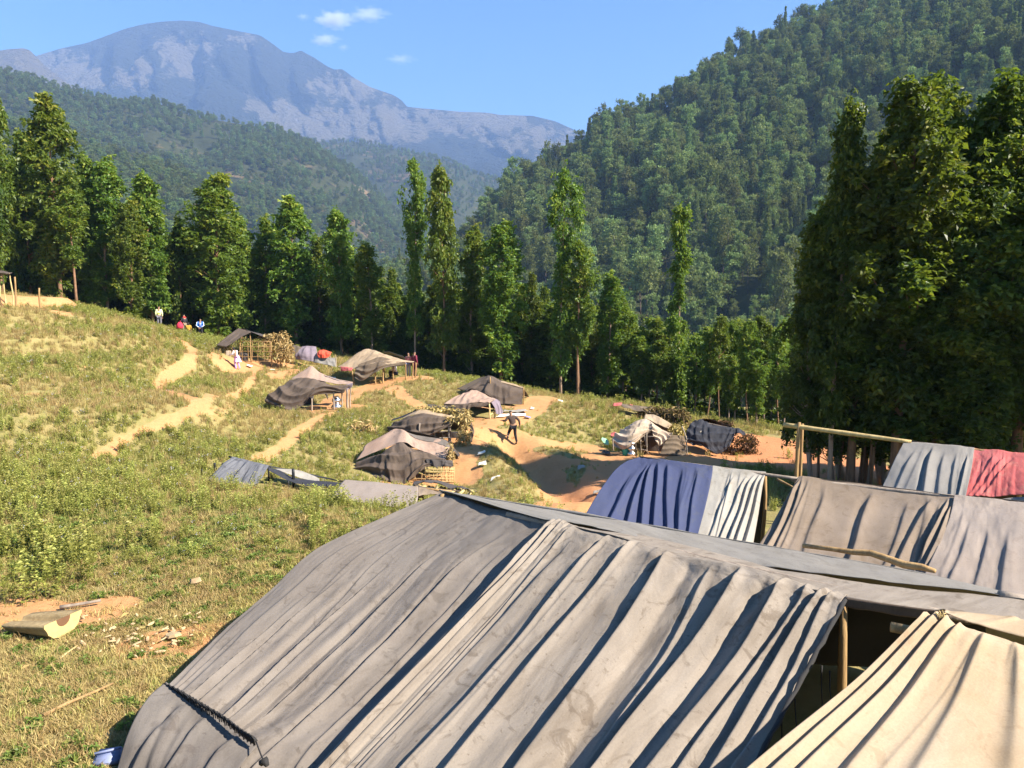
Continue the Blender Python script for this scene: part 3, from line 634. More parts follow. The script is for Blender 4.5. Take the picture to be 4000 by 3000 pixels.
# ------------------------------------------------------------------ plantation trees (tall, narrow crowns of large leaves)
full = [(0, .4), (.12, .9), (.3, 1.5), (.55, 1.9), (.78, 1.6), (.92, 1.0), (1, .25)]
slim = [(0, .5), (.1, .8), (.35, 1.0), (.5, .8), (.7, 1.15), (.88, 1.0), (1, .2)]
TREES = {
  'full': broad_tree('tree_full', 11, 16, full, .08, M['leaf'], M['bark'], 190, 20, .34, .15),
  'full2': broad_tree('tree_full_b', 12, 16, [(0, .3), (.2, 1.2), (.4, 1.4), (.5, 1.9), (.68, 1.5), (.82, 1.6), (.93, .8), (1, .2)], .12, M['leaf'], M['bark'], 180, 20, .34, .15, .03),
  'full3': broad_tree('tree_full_c', 13, 16, [(0, .3), (.15, 1.3), (.35, 2.0), (.6, 2.0), (.8, 1.3), (.95, .7), (1, .2)], .10, M['leaf_dark'], M['bark'], 190, 20, .34, .16),
  'slim': broad_tree('tree_slim', 14, 16, slim, .12, M['leaf'], M['bark_pale'], 130, 19, .29, .12),
  'slim2': broad_tree('tree_slim_b', 15, 16, [(0, .2), (.2, .55), (.4, .9), (.55, .5), (.7, 1.0), (.85, 1.25), (.95, .9), (1, .25)], .22, M['leaf'], M['bark_pale'], 110, 20, .29, .12, .03),
  'pole': broad_tree('tree_pole', 16, 16, [(0, .3), (.25, .45), (.42, 1.0), (.52, .95), (.6, .2), (.63, .1), (.68, .75), (.80, .75), (.86, .15), (.89, .2), (.93, .85), (.97, .75), (1, .2)], .1, M['leaf'], M['bark_pale'], 110, 20, .29, .12, .025),
  'top': broad_tree('tree_topknot', 17, 16, [(0, .3), (.2, .7), (.45, .9), (.6, .6), (.68, .5), (.74, 1.5), (.82, 1.6), (.92, 1.2), (1, .3)], .12, M['leaf'], M['bark_pale'], 125, 21, .29, .13, .02),
  'bare': broad_tree('tree_bare_stem', 18, 16, [(0, 0), (.35, .1), (.42, .7), (.6, 1.3), (.8, 1.5), (.93, 1.0), (1, .2)], .38, M['leaf'], M['bark'], 115, 21, .3, .14, .02),
  'thin': broad_tree('tree_thin', 19, 12, [(0, .0), (.3, .15), (.45, .6), (.65, 1.0), (.85, .9), (1, .2)], .25, M['leaf'], M['bark_pale'], 85, 17, .28, .08, .03),
  'thin2': broad_tree('tree_thin_b', 20, 12, [(0, 0), (.38, .1), (.52, .7), (.7, 1.1), (.9, .8), (1, .2)], .38, M['leaf'], M['bark'], 85, 17, .28, .09, .03),
  'big': broad_tree('tree_big', 21, 15, [(0, 0.00), (.2, 0.31), (.32, 0.99), (.42, 0.68), (.55, 1.55), (.68, 1.12), (.8, 1.49), (.92, 0.81), (1, 0.19)], .24, M['leaf_dark'], M['bark'], 290, 26, .235, .19, .02, .40, 1.7),
  'big2': broad_tree('tree_big_b', 22, 15, [(0, 0.00), (.15, 0.37), (.3, 1.18), (.4, 0.81), (.52, 1.36), (.62, 0.99), (.75, 1.61), (.86, 1.05), (.94, 0.87), (1, 0.19)], .24, M['leaf_dark'], M['bark'], 290, 26, .235, .2, .02, .40, 1.7),
  'big3': broad_tree('tree_big_c', 23, 15, [(0, 0.36), (.1, 0.72), (.3, 1.01), (.5, 1.22), (.7, 1.08), (.8, 0.65), (.9, 0.72), (1, 0.22)], .22, M['leaf_dark'], M['bark_pale'], 210, 24, .235, .15, .03, .38, 1.6),
}
ROW = 'tall plantation trees in the row behind the camp'
def plant(px, pytop, Y, kind, width=None, label=None, rz=None, group=ROW, name='plantation_tree', cat='tree', ybase=None):
    q = TREES[kind]; x = P(px, 700, Y).x; zb = g(x, Y) - .05
    zt = P(px, pytop, Y).z; H = zt - zb
    s = H / q['H']; o = empty(name, (x, Y, zb), label, cat, group)
    w = (width * Y / (FS / PF) / 2) / (q['R'] * (1.2 if kind.startswith('big') else 1.32)) if width else s
    o.scale = (w, w, s); o.rotation_euler = (0, 0, random.random() * 6.28 if rz is None else rz)
    for nm in ('trunk', 'crown'):
        c = bpy.data.objects.new(nm, q[nm]); COL.objects.link(c); c.parent = o
    return o
FRONT = [
 (-40, 170, 54, 'full3', 130, None), (8, 186, 57, 'full', 105, 'tall full crowned tree at the far left edge behind the open hut'),
 (70, 300, 62, 'full3', 100, 'dark leafy tree between the two tallest left trees'), (135, 224, 59, 'full', 150, 'tallest left tree with a pointed crown beside the bare mound'),
 (168, 420, 57, 'bare', 80, 'tree with a bare orange trunk beside the bare mound'), (205, 345, 63, 'full2', 95, 'lobed tree just right of the tallest left tree'),
 (236, 352, 62, 'slim', 80, 'narrow tree in the gap right of the tallest left tree'), (285, 440, 60, 'full', 90, 'bushy lower tree above the yellow shirted person'),
 (330, 385, 62, 'full2', 110, 'tall tree with a rounded top above the people on the slope'), (395, 480, 64, 'full3', 70, 'dark tree in the gap right of the people on the slope'),
 (470, 388, 64, 'full', 150, 'broad bright crowned tree behind the thatched hut'), (520, 470, 66, 'full2', 90, 'lower tree leaning on the broad tree behind the thatched hut'),
 (572, 474, 68, 'slim', 62, 'slim tree right of the broad tree behind the thatched hut'), (640, 436, 66, 'full', 125, 'broad twin topped tree behind the red cloth'),
 (690, 520, 68, 'full3', 80, 'dark tree between the twin topped tree and the next one'), (736, 462, 64, 'full2', 100, 'pointed tree behind the big brown open tent'),
 (800, 532, 62, 'slim', 75, 'slim tree above the right end of the big brown open tent'), (848, 590, 66, 'full3', 60, 'low dark tree left of the pair of tall thin trees'),
 (896, 356, 60, 'slim2', 62, 'left one of the pair of tall thin trees in the middle'), (958, 372, 58, 'full2', 92, 'right one of the pair of tall thin trees in the middle'),
 (1020, 500, 60, 'slim', 70, 'slim tree right of the pair of tall thin trees'), (1082, 486, 57, 'full', 125, 'broad pointed tree above the patched double tent'),
 (1150, 600, 60, 'full3', 60, 'low dark tree left of the tall top heavy tree'), (1212, 380, 56, 'top', 92, 'tall top heavy tree with a bare upper neck'),
 (1250, 535, 55, 'bare', 85, 'tree with twin orange trunks lit by the sun'), (1256, 600, 56, 'thin2', 45, 'second stem beside the orange trunked tree'),
 (1312, 596, 57, 'slim', 72, 'slim tree right of the orange trunked tree'), (1345, 650, 58, 'thin', 60, 'small tree above the low brown thatch'),
 (1468, 445, 54, 'pole', 62, 'tallest thin tree with separate leaf tufts on a bare stem'), (1405, 690, 58, 'thin', 60, 'small tree left of the tuft topped thin tree'),
 (1805, 248, 25, 'big3', 105, 'ragged tall tree at the left edge of the dark right grove'), (1768, 480, 25.5, 'big3', 110, 'lower tree reaching out from the left edge of the dark right grove'),
 (1948, 222, 24, 'big', 235, 'large dark tree with yellow lit top left in the right grove'), (2040, 208, 25, 'big2', 245, 'highest yellow topped tree of the dark right grove'),
 (2128, 212, 24.3, 'big', 245, 'large yellow topped tree near the right edge of the grove'), (2215, 245, 24.5, 'big2', 245, 'dark tree at the right edge of the picture'),
 (1890, 300, 25.3, 'big3', 115, 'narrow tree in the notch between the ragged tree and the yellow topped trees'), (1850, 430, 25.2, 'big2', 190, 'dark lower crown inside the right grove'), (1975, 500, 24.3, 'big', 230, 'shaded crown above the red and grey tent'), (2110, 540, 23.4, 'big2', 240, 'shaded crown above the red cloth'),
 (1815, 600, 25.8, 'big3', 105, 'slender shaded tree left under the right grove'), (2330, 260, 24.3, 'big', 240, None), (2075, 400, 23.9, 'big2', 230, 'shaded tree deep inside the right grove'), (1930, 620, 25.2, 'big3', 120, 'thin tree behind the log post'),
 (2620, 200, 20.5, 'big', 330, 'grove tree standing just outside the right picture edge'), (2780, 190, 21.5, 'big2', 330, 'grove tree farther outside the right picture edge'), (2950, 230, 20.5, 'big', 330, 'outermost grove tree right of the picture'),
]
for a in FRONT:
    plant(a[0], a[1], a[2], a[3], a[4], a[5] or ('dark leafy tree cut off by the left picture edge behind the open hut' if a[0] < 0 else 'dark leafy grove tree cut off by the right picture edge'))
rp = random.Random(3)
# rows behind: tops follow the plantation's outline
TOPX = [-100, 0, 120, 300, 450, 600, 750, 850, 1000, 1150, 1300, 1400, 1500, 1650, 1800, 1950, 2300]; TOPY = [300, 330, 380, 470, 500, 540, 560, 600, 580, 600, 640, 690, 690, 680, 690, 720, 740]
for r_, (dy, step) in enumerate(((5, 30), (11, 38), (19, 52))):
    px = -90 + r_ * 13
    while px < (1860 if r_ else 2000):
        Yb = np.interp(px, [-100, 300, 700, 1000, 1400, 1750, 2300], [60, 64, 64, 58, 54, 46, 40]) + dy + rp.uniform(-2, 2)
        top = np.interp(px, TOPX, TOPY) + rp.uniform(0, 60) + r_ * 12
        kd = rp.choice(['full', 'full2', 'full3', 'full3', 'slim'] if px < 1300 else ['thin', 'thin2', 'thin', 'thin2', 'slim2'])
        plant(px, top, Yb, kd, rp.uniform(66, 96) if px < 1300 else rp.uniform(44, 66), 'plantation tree in the shaded rows behind the front trees' if px < 1300 else 'slender plantation tree in the rows behind the grey tents', group='trees in the rear plantation rows')
        px += step * rp.uniform(.75, 1.25) * (.72 if px > 1300 else 1)
# thin stems at the near edge of the right plantation
ORD = ['first', 'second', 'third', 'fourth', 'fifth', 'sixth', 'seventh', 'eighth', 'ninth', 'tenth', 'eleventh', 'twelfth', 'thirteenth', 'fourteenth']
YOUNG = sorted(((1530, 720, 50), (1560, 690, 49), (1592, 705, 51), (1622, 700, 47), (1655, 690, 50), (1690, 712, 46), (1716, 690, 49), (1745, 700, 44), (1500, 730, 52), (1440, 740, 53), (1385, 730, 54), (1640, 760, 44), (1580, 770, 45), (1700, 790, 42)))
for k, (px, top, Y) in enumerate(YOUNG):
    plant(px, top, Y, rp.choice(['thin', 'thin2', 'slim2']), rp.uniform(48, 66), '%s slender young tree from the left along the sunny plantation edge' % ORD[k], group='young trees at the plantation edge')
for k, (px, Y, r) in enumerate(sorted(((1780, 26.5, .13), (1822, 26, .10), (1842, 25.5, .11), (1868, 26, .16), (1880, 25.5, .12), (1895, 25, .14), (1765, 27, .08)))):
    plant(px, 560 + 25 * (k % 3), Y, 'bare' if k % 2 else 'thin2', 90, '%s dark grove trunk from the left, seen past the log rail' % ORD[k], group='grove trees behind the log rail')
for k, px in enumerate((1835, 1880, 1925, 1970, 2015, 2060, 2105, 2150, 2200, 2245)):
    plant(px, 655 + 14 * (k % 3), 28.3 + .5 * (k % 2), 'big2' if k % 2 else 'big3', 165, '%s low dark tree from the left filling the shade behind the grove trunks' % ORD[k], group='low trees inside the right grove')
# undergrowth below the plantation
def bush_mesh(name, seed, n=260, r=.8, mat='leaf_dark', leaf=.2):
    rng = np.random.default_rng(seed); c = rng.normal(0, 1, (n, 3)) * [r * .5, r * .5, r * .32]; c[:, 2] = np.abs(c[:, 2]) + .05
    m = np.repeat(np.arange(n), 4); an = rng.random(len(m)) * 6.283
    return leaves_mesh(name, c[m], np.stack([np.cos(an), np.sin(an), rng.normal(.3, .4, len(m))], 1), rng.uniform(.7, 1.3, len(m)) * leaf, .3, M[mat], np.clip(rng.random(n)[m] * .6 + rng.random(len(m)) * .3, 0, 1), rng=rng)
BUSH = [proto('bush_shape', bush_mesh('bush_shape', 400 + i)) for i in range(3)]
bp = []
rngb = np.random.default_rng(55)
for px in np.arange(140, 2260, 9.0):
    for k in range(3):
        Yb = np.interp(px, [-100, 300, 700, 1000, 1400, 1750, 2300], [62, 66, 67, 60, 56, 47, 34]) + rngb.uniform(0, 14); x = P(px, 700, Yb).x; bp.append((x, Yb, g(x, Yb)))
bp = np.array(bp); nb = len(bp); sb = rngb.uniform(.7, 1.5, nb)
scatter('undergrowth', bp, np.stack([sb, sb, sb * rngb.uniform(.8, 1.5, nb)], 1), np.stack([np.zeros(nb)] * 2 + [rngb.random(nb) * 6.28], 1), rngb.integers(0, 3, nb), BUSH, 'dark leafy undergrowth below the plantation trees', 'undergrowth')
# ------------------------------------------------------------------ cloth
COVER = set()                                   # ground cells (0.25 m) that lie under cloth: nothing grows there
def cover(V):
    for v in V: COVER.add((int(math.floor(v[0] * 4)), int(math.floor(v[1] * 4))))
def cr_resample(A, n):
    """Catmull-Rom along axis 0"""
    A = np.asarray(A, float); m = len(A)
    if m == 2:
        t = np.linspace(0, 1, n)[:, None, None] if A.ndim == 3 else np.linspace(0, 1, n)[:, None]; return A[0] * (1 - t) + A[1] * t
    Q = np.concatenate([[2 * A[0] - A[1]], A, [2 * A[-1] - A[-2]]]); out = []
    for s in np.linspace(0, m - 1, n):
        i = min(int(s), m - 2); t = s - i; a, b, c, d = Q[i], Q[i + 1], Q[i + 2], Q[i + 3]
        out.append(.5 * ((2 * b) + (c - a) * t + (2 * a - 5 * b + 4 * c - d) * t * t + (3 * b - a - 3 * c + d) * t ** 3))
    return np.array(out)
def tight(rows):
    """insert midpoints so that edges stay straight and corners crisp"""
    out = []
    for k, r in enumerate(rows):
        out.append(list(r))
        if k < len(rows) - 1: out.append([Vector(a).lerp(Vector(b), .5) for a, b in zip(r, rows[k + 1])])
    return out
def cloth(name, rows, mat, parent, nu=60, nv=40, pleats=10, amp=.04, seed=1, explicit=(), swag=None, rag=0, rough=.01, roll=.0, wid=(.006, .03), fade=.15, thick=.006, cov=True, vfade=1.0, ret=False):
    """sheet through a net of points (rows top to bottom, equal columns), with pleats down the fall line.
    explicit: (u at top, u at bottom, width, height, v0, v1); swag: (height, count, curve) hanging curved folds; rag: ragged lower hem"""
    rng = np.random.default_rng(seed)
    A = np.array([[list(p) for p in r] for r in rows], float)
    A = cr_resample(np.swapaxes(cr_resample(np.swapaxes(A, 0, 1), nu + 1), 0, 1), nv + 1)       # (nv+1, nu+1, 3)
    u = np.linspace(0, 1, nu + 1)[None]; v = np.linspace(0, 1, nv + 1)[:, None]
    du = np.gradient(A, axis=1); dv = np.gradient(A, axis=0); N = np.cross(du, dv); ln = np.linalg.norm(N, axis=-1, keepdims=True); N /= np.maximum(ln, 1e-9)
    cen = A.mean((0, 1)); 
    if (N.mean((0, 1)) @ (-cen)) < 0: N = -N
    D = np.zeros((nv + 1, nu + 1))
    sz = np.linalg.norm(A[:, -1] - A[:, 0], axis=-1).mean(); szv = np.linalg.norm(A[-1] - A[0], axis=-1).mean()
    pl = list(explicit)
    for k in range(pleats):
        u0 = rng.random() * 1.1 - .05; v0 = rng.random() * .5 * fade * 4 if rng.random() < .6 else 0; v1 = 1.3 if rng.random() < .65 else rng.uniform(.5, 1)
        pl.append((u0, u0 + rng.normal(0, .05), rng.uniform(*wid), amp * rng.uniform(.35, 1.0) * (1 if rng.random() < .8 else -1), v0, v1))
    for (u0, u1, w, h, v0, v1) in pl:
        c = u0 + (u1 - u0) * v + .006 * np.sin(v * 9 + u0 * 40)
        ww = np.maximum(w * (.32 + .45 * v), 2.2 / nu); q = (u - c) / ww
        prof = np.where(q < 0, np.exp(-np.abs(q / .8) ** 2), np.exp(-np.abs(q / 2.8) ** 1.4)) - .30 * np.exp(-((q + 2.2) / 1.4) ** 2)
        D += .5 * h * prof * sstep(v0 - .02, v0 + .22, v) * (1 - sstep(v1 - .15, v1 + .05, v))
    if swag:
        h, cnt, cv = swag; ph = v * cnt + cv * ((u - .45) ** 2) + .25 * np.sin(u * 7 + seed); tri = np.abs((ph % 1) - .5) * 2
        D += h * (tri ** 1.5 - .4) * sstep(0, .25, v) * (.5 + .5 * fbm(np.repeat(u, nv + 1, 0) * 6, np.repeat(v, nu + 1, 1) * 5, seed))
    UU = np.repeat(u, nv + 1, 0) * sz; VV = np.repeat(v, nu + 1, 1) * szv
    D += rough * 2.2 * (fbm(UU * 3, VV * 1.6, seed + 3, 4) - .5) + rough * 5 * (fbm(UU * .7, VV * .6, seed + 9, 3) - .5)
    if cen[1] > 20: D *= 1.8
    if roll: D += roll * (fbm(UU * 1.7 + .25 * VV, VV * .28, seed + 21, 2) - .5) * sstep(0, .3, v)
    G = A + N * (D * (1 - (1 - vfade) * v))[..., None]
    if rag: G[-1, :, 2] += rag * (vnoise(np.linspace(0, 14, nu + 1), np.zeros(nu + 1), seed) - .3); G[-2, :, 2] += .4 * rag * (vnoise(np.linspace(0, 14, nu + 1), np.zeros(nu + 1), seed) - .3)
    if cov: cover(G[::2, ::2].reshape(-1, 3))
    ix = np.arange((nv + 1) * (nu + 1)).reshape(nv + 1, nu + 1)
    F = np.stack([ix[:-1, :-1], ix[:-1, 1:], ix[1:, 1:], ix[1:, :-1]], -1).reshape(-1, 4)
    me = mesh_of(name, G.reshape(-1, 3), F, mat, True, uv=np.stack([UU, VV], -1).reshape(-1, 2))
    o = link(name, me, parent)
    if thick:
        md = o.modifiers.new('thickness', 'SOLIDIFY'); md.thickness = thick; md.offset = 0
    return (o, G) if ret else o
def gpost(name, top, mat, parent, r=.03, lean=(0, 0), bow=.02, sink=.1):
    """post from a top point straight down to the ground"""
    b = drop((top[0] + lean[0], top[1] + lean[1]), -sink); return pole(name, b, top, r, mat, parent, bow=bow)
def tent_root(name, at, label, cat='tent', group=None): return empty(name, drop(at), label, cat, group)
def husks(name, box, n, parent, mat='husk', size=.22, seed=1, stalk=.5, width=.16):
    """a mass of dry stalks and husk leaves filling a list of (centre, half extents)"""
    rng = np.random.default_rng(seed); pos = []; 
    for c, h in box: q_ = rng.uniform(-1, 1, (n // len(box), 3)); q_[:, :2] *= (1 - .18 * np.clip(q_[:, 2:], 0, 1)); pos.append(np.array(c) + (q_ * .8 + rng.normal(0, .12, q_.shape)) * np.array(h))
    pos = np.concatenate(pos); d = rng.normal(0, 1, pos.shape); d[:, 2] = -np.abs(d[:, 2]) * (1 + stalk) + .3
    me = leaves_mesh(name, pos, d, rng.uniform(.6, 1.5, len(pos)) * size, width, M[mat], rng.random(len(pos)), fold=.5, droop=.1, rng=rng)
    return tag(link(name, me, parent), kind='stuff')

GREY = m_cloth('weathered_grey_tarp', (0.149, 0.123, 0.101, 1), (0.060, 0.046, 0.034, 1), (0.193, 0.165, 0.139, 1), .75, 5)
GREY2 = m_cloth('pale_grey_canvas', (0.218, 0.178, 0.137, 1), (0.082, 0.057, 0.037, 1), (0.280, 0.236, 0.189, 1), .95, 7, wr=.4)
TOPG = m_cloth('flat_grey_sheet', (0.190, 0.171, 0.146, 1), (0.095, 0.078, 0.058, 1), (0.228, 0.209, 0.182, 1), .6, 4, wr=.2)
PATCH = m_cloth('brown_grey_patch', (0.113, 0.096, 0.082, 1), (0.046, 0.033, 0.026, 1), (0.152, 0.133, 0.116, 1), .7, 5)
CREAM = m_cloth('cream_tarp', (0.387, 0.276, 0.163, 1), (0.229, 0.144, 0.074, 1), (0.484, 0.380, 0.264, 1), .5, 3, wr=.2, trans=.1)
BLUE = m_cloth('dusty_blue_tarp', (0.040, 0.047, 0.098, 1), (0.088, 0.088, 0.075, 1), (0.048, 0.058, 0.112, 1), .4, 4, wr=.2)
WHITE = m_cloth('dirty_white_tarp', (0.268, 0.239, 0.196, 1), (0.137, 0.109, 0.074, 1), (0.331, 0.304, 0.260, 1), .7, 5, wr=.25)
TAUPE = m_cloth('taupe_tarp', (0.180, 0.133, 0.092, 1), (0.092, 0.058, 0.029, 1), (0.238, 0.184, 0.138, 1), .6, 5, wr=.25)
LGREY = m_cloth('light_grey_tarp', (0.242, 0.194, 0.156, 1), (0.138, 0.092, 0.065, 1), (0.282, 0.231, 0.193, 1), .45, 4, wr=.2)
EGREY = m_cloth('plain_grey_tarp', (0.207, 0.188, 0.165, 1), (0.153, 0.130, 0.100, 1), (0.253, 0.231, 0.206, 1), .4, 4, wr=.25)
RED = m_cloth('faded_red_tarp', (0.391, 0.072, 0.064, 1), (0.425, 0.187, 0.136, 1), (0.468, 0.128, 0.119, 1), .8, 5, wr=.5)
BROWN = m_cloth('brown_tarp', (0.118, 0.083, 0.054, 1), (0.053, 0.036, 0.026, 1), (0.167, 0.126, 0.086, 1), .7, 6, wr=.4)
TAN = m_cloth('tan_tarp', (0.300, 0.209, 0.126, 1), (0.150, 0.092, 0.051, 1), (0.390, 0.290, 0.187, 1), .7, 6, wr=.4)
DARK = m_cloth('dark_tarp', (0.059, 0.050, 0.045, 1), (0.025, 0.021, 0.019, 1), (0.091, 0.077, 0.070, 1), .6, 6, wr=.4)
SMOKE = m_cloth('smoke_grey_tarp', (0.090, 0.065, 0.048, 1), (0.037, 0.026, 0.019, 1), (0.128, 0.093, 0.069, 1), .7, 6, wr=.4)  # dark brown-grey cloth; shade on the tent sides partly in its colour
ROSE = m_cloth('pinkish_tarp', (0.328, 0.213, 0.152, 1), (0.161, 0.103, 0.072, 1), (0.364, 0.262, 0.200, 1), .6, 6, wr=.35)
NET = m_cloth('grey_net_sheet', (0.109, 0.109, 0.118, 1), (0.016, 0.016, 0.021, 1), (0.137, 0.137, 0.146, 1), 1.0, 12, wr=.3)
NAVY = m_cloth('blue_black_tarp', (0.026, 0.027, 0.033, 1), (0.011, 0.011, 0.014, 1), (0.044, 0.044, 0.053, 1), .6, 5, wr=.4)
SAND = m_cloth('sand_cloth', (0.384, 0.290, 0.209, 1), (0.188, 0.130, 0.087, 1), (0.500, 0.394, 0.292, 1), .5, 6, wr=.45)
MAUVE = m_cloth('mauve_cloth', (.19, .145, .165, 1), (.1, .075, .08, 1), (.25, .2, .22, 1), .5, 6, wr=.4)

# ================================================================= foreground tent
A = tent_root('canvas_tent', (0, 8.2), 'large weathered grey canvas tent filling the foreground, pleated side towards us', group=None)
leftc = [[S(1727, 1919, 11), S(1800, 1933, 10.7), S(1950, 1978, 10.1), S(2210, 2062, 9.2)],
         [S(1229, 2145, 9.8), S(1430, 2190, 9.5), S(1690, 2190, 9.35), S(2045, 2205, 8.97)],
         [S(900, 2430, 8.7), S(1150, 2470, 8.4), S(1440, 2480, 8.25), S(1825, 2440, 8.22)],
         [S(639, 2684, 7.5), S(860, 2770, 7.2), S(1150, 2770, 7.25), S(1595, 2720, 7.42)],
         [S(560, 2790, 7.15), S(730, 2880, 6.9), S(960, 2960, 6.7), S(1375, 2960, 6.72)],
         [S(470, 3010, 6.75), S(600, 3110, 6.45), S(820, 3150, 6.3), S(1225, 3130, 6.3)]]
cloth('old_grey_sheet', tight(leftc), GREY, A, 360, 200, 9, .03, 3, [
   (.26, .10, .010, .12, .30, 1.3), (.34, .15, .012, .09, .22, 1.3), (.50, .33, .012, .15, .2, 1.3), (.53, .38, .02, .06, .3, 1.3), (.68, .52, .012, .12, .12, 1.3), (.83, .72, .016, .10, .06, 1.3), (.90, .86, .012, .05, .1, 1.3), (.12, .03, .012, .07, .4, 1.3), (.62, .47, .03, -.10, .2, 1.3), (.42, .24, .035, -.08, .2, 1.3)], rough=.03, roll=.08, wid=(.008, .02))
patch = [[S(648, 2672, 7.35), S(760, 2740, 7.15), S(880, 2815, 6.95), S(1010, 2905, 6.72)],
         [S(575, 2735, 7.1), S(690, 2830, 6.9), S(800, 2910, 6.7), S(935, 3000, 6.45)],
         [S(505, 2860, 6.8), S(620, 2960, 6.55), S(740, 3040, 6.35), S(880, 3110, 6.15)],
         [S(455, 3020, 6.55), S(560, 3110, 6.35), S(690, 3180, 6.15), S(830, 3240, 5.95)]]
cloth('sewn_patch', patch, PATCH, A, 90, 60, 5, .04, 8, [(.3, .15, .03, .09, .1, 1.3), (.55, .42, .03, .08, .05, 1.3), (.85, .72, .03, .09, .0, 1.3)], rough=.02)
seam = [S(639, 2680, 7.38), S(700, 2706, 7.24), S(790, 2758, 7.05), S(880, 2812, 6.88), S(950, 2865, 6.74), S(1002, 2896, 6.64)]
sp, sr = [], []
for k, pnt in enumerate(cr_resample(np.array([list(q) for q in seam]), 60)):
    sp.append(Vector(pnt) + Vector((0, -.01, .015 + .012 * math.sin(k * 2.1)))); sr.append(.013 + .007 * (k % 2))
SEAM = link('seam_cord', mesh_of('seam_cord', *tube_data(sp, sr, 6), M['rope'], True), A)
st = []
for k in range(2, 58, 1):
    p_ = sp[k]; st.append(tube_data([p_ + Vector((-.02, -.02, .05)), p_ + Vector((.012, -.025, .012)), p_ + Vector((.02, -.03, -.045))], [.006, .008, .005], 4))
st.append(tube_data(bent(sp[-1], S(1040, 2990, 6.3), .007, .006, 8, .05)[0], [.007] * 9, 5)); st.append(tube_data([S(1020, 2980, 6.32), S(1035, 2972, 6.3), S(1045, 2992, 6.28)], [.03, .04, .02], 6))
link('stitching', mesh_of('stitching', *join_data(st), M['rope'], True), SEAM)
ext = lambda a, b, f: Vector(a) + (Vector(b) - Vector(a)) * f
tp = [S(2135, 2040, 9.28), S(2240, 2058, 8.98), S(2430, 2108, 8.42), S(2690, 2190, 7.7), S(3000, 2268, 7.05), S(3300, 2338, 6.5)]
bt = [S(1250, 3000, 6.45), S(1400, 3000, 6.3), S(1690, 3000, 6.0), S(2150, 3000, 5.7), S(2440, 3000, 5.5), S(2935, 3000, 5.15)]
md_ = []
for k, (a, b) in enumerate(zip(tp, bt)):
    md_.append(ext(a, b, .45) + Vector((0, 0, -.05)))
rowsR = [[a + Vector((.12, .12, -.03)) for a in tp], [a + Vector((0, 0, .015)) for a in tp], [ext(a, b, .12) + Vector((0, 0, .0)) for a, b in zip(tp, bt)], md_, bt, [ext(a, b, 1.3) for a, b in zip(tp, bt)]]
cloth('pale_canvas_sheet', rowsR, GREY2, A, 460, 200, 18, .022, 5, [
   (.035, .03, .008, .10, .08, 1.3), (.085, .07, .009, .12, .1, 1.3), (.12, .11, .005, .05, .1, 1.3), (.36, .33, .010, .12, .14, 1.3), (.43, .44, .012, .16, .14, 1.3), (.55, .555, .013, .20, .16, 1.3), (.60, .62, .03, -.10, .2, 1.3), (.66, .69, .010, .09, .22, 1.3), (.73, .755, .014, .24, .16, 1.3), (.80, .81, .03, -.10, .2, 1.3), (.845, .86, .013, .24, .14, 1.3), (.90, .905, .008, .12, .1, 1.3), (.94, .945, .010, .18, .1, 1.3), (.975, .972, .007, .12, .08, 1.3), (.25, .22, .02, .06, .3, 1.3), (.20, .19, .007, .05, .1, .9)], rough=.028, roll=.09, wid=(.005, .014))
back = [[p_ + Vector((0, 0, .012)) for p_ in tp[1:]] + [S(3680, 2392, 6.25), S(4150, 2452, 6.0)],
        [S(2330, 2066, 9.1), S(2540, 2098, 8.7), S(2800, 2162, 8.1), S(3100, 2232, 7.5), S(3420, 2282, 7.05), S(3850, 2322, 6.75), S(4250, 2370, 6.5)]]
cloth('roof_flap', back, GREY2, A, 120, 16, 5, .012, 9, rough=.008)
topn = [S(2120, 2030, 9.35), S(2330, 2070, 8.92), S(2600, 2143, 8.35), S(2950, 2216, 7.7), S(3300, 2262, 7.2), S(3830, 2318, 6.75), S(4250, 2400, 6.4)]
topf = [S(1727, 1917, 11.0), S(2060, 1973, 10.25), S(2380, 2026, 9.6), S(2700, 2082, 9.0), S(3150, 2160, 8.25), S(3650, 2250, 7.55), S(4250, 2400, 6.85)]
low = [Vector((p_.x + 1.2, p_.y + 1.1, g(p_.x + 1.2, p_.y + 1.1) + .3)) for p_ in topf]
cloth('top_sheet', [[p_ + Vector((0, 0, .03)) for p_ in topn], [ext(a, b, .5) + Vector((0, 0, .02)) for a, b in zip(topn, topf)], topf, [ext(a, b, .12) for a, b in zip(topf, low)], low], TOPG, A, 150, 60, 3, .01, 12, rough=.012)
hem = [p_ for p_ in topf]
pole('ridge_pole', tp[0] + Vector((-.5, .6, -.06)), tp[-1] + Vector((.9, -.35, -.05)), .045, M['pole_grey'], A, bow=.004, n=10)
pole('eave_pole', S(3900, 2326, 6.72), S(4300, 2390, 6.5), .05, M['pole_grey'], A)
for px_, py_, Y_ in ((1727, 1930, 10.9), (2163, 2062, 9.2), (3296, 2350, 6.52)):
    gpost('post', S(px_, py_, Y_), M['pole'], A, .045)
rp_ = [ext(tp[-1], bt[-1], t_) + Vector((.01, -.01, .01)) for t_ in np.linspace(0, 1.25, 22)]
link('hem_cord', mesh_of('hem_cord', *tube_data([p_ + Vector((0, 0, .012 * math.sin(i * 2.3))) for i, p_ in enumerate(rp_)], [.018 + .006 * (i % 2) for i in range(22)], 6), M['rope'], True), A)
e1 = [S(3300, 2342, 6.48), S(3480, 2372, 6.35), S(3680, 2398, 6.24), S(3850, 2422, 6.14), S(4150, 2462, 5.98)]
cloth('roof_hem', [[p_ + Vector((0, 0, .03)) for p_ in e1], [p_ + Vector((.0, .02, -.07)) for p_ in e1]], SMOKE, A, 60, 6, 6, .012, 31, rag=.03)
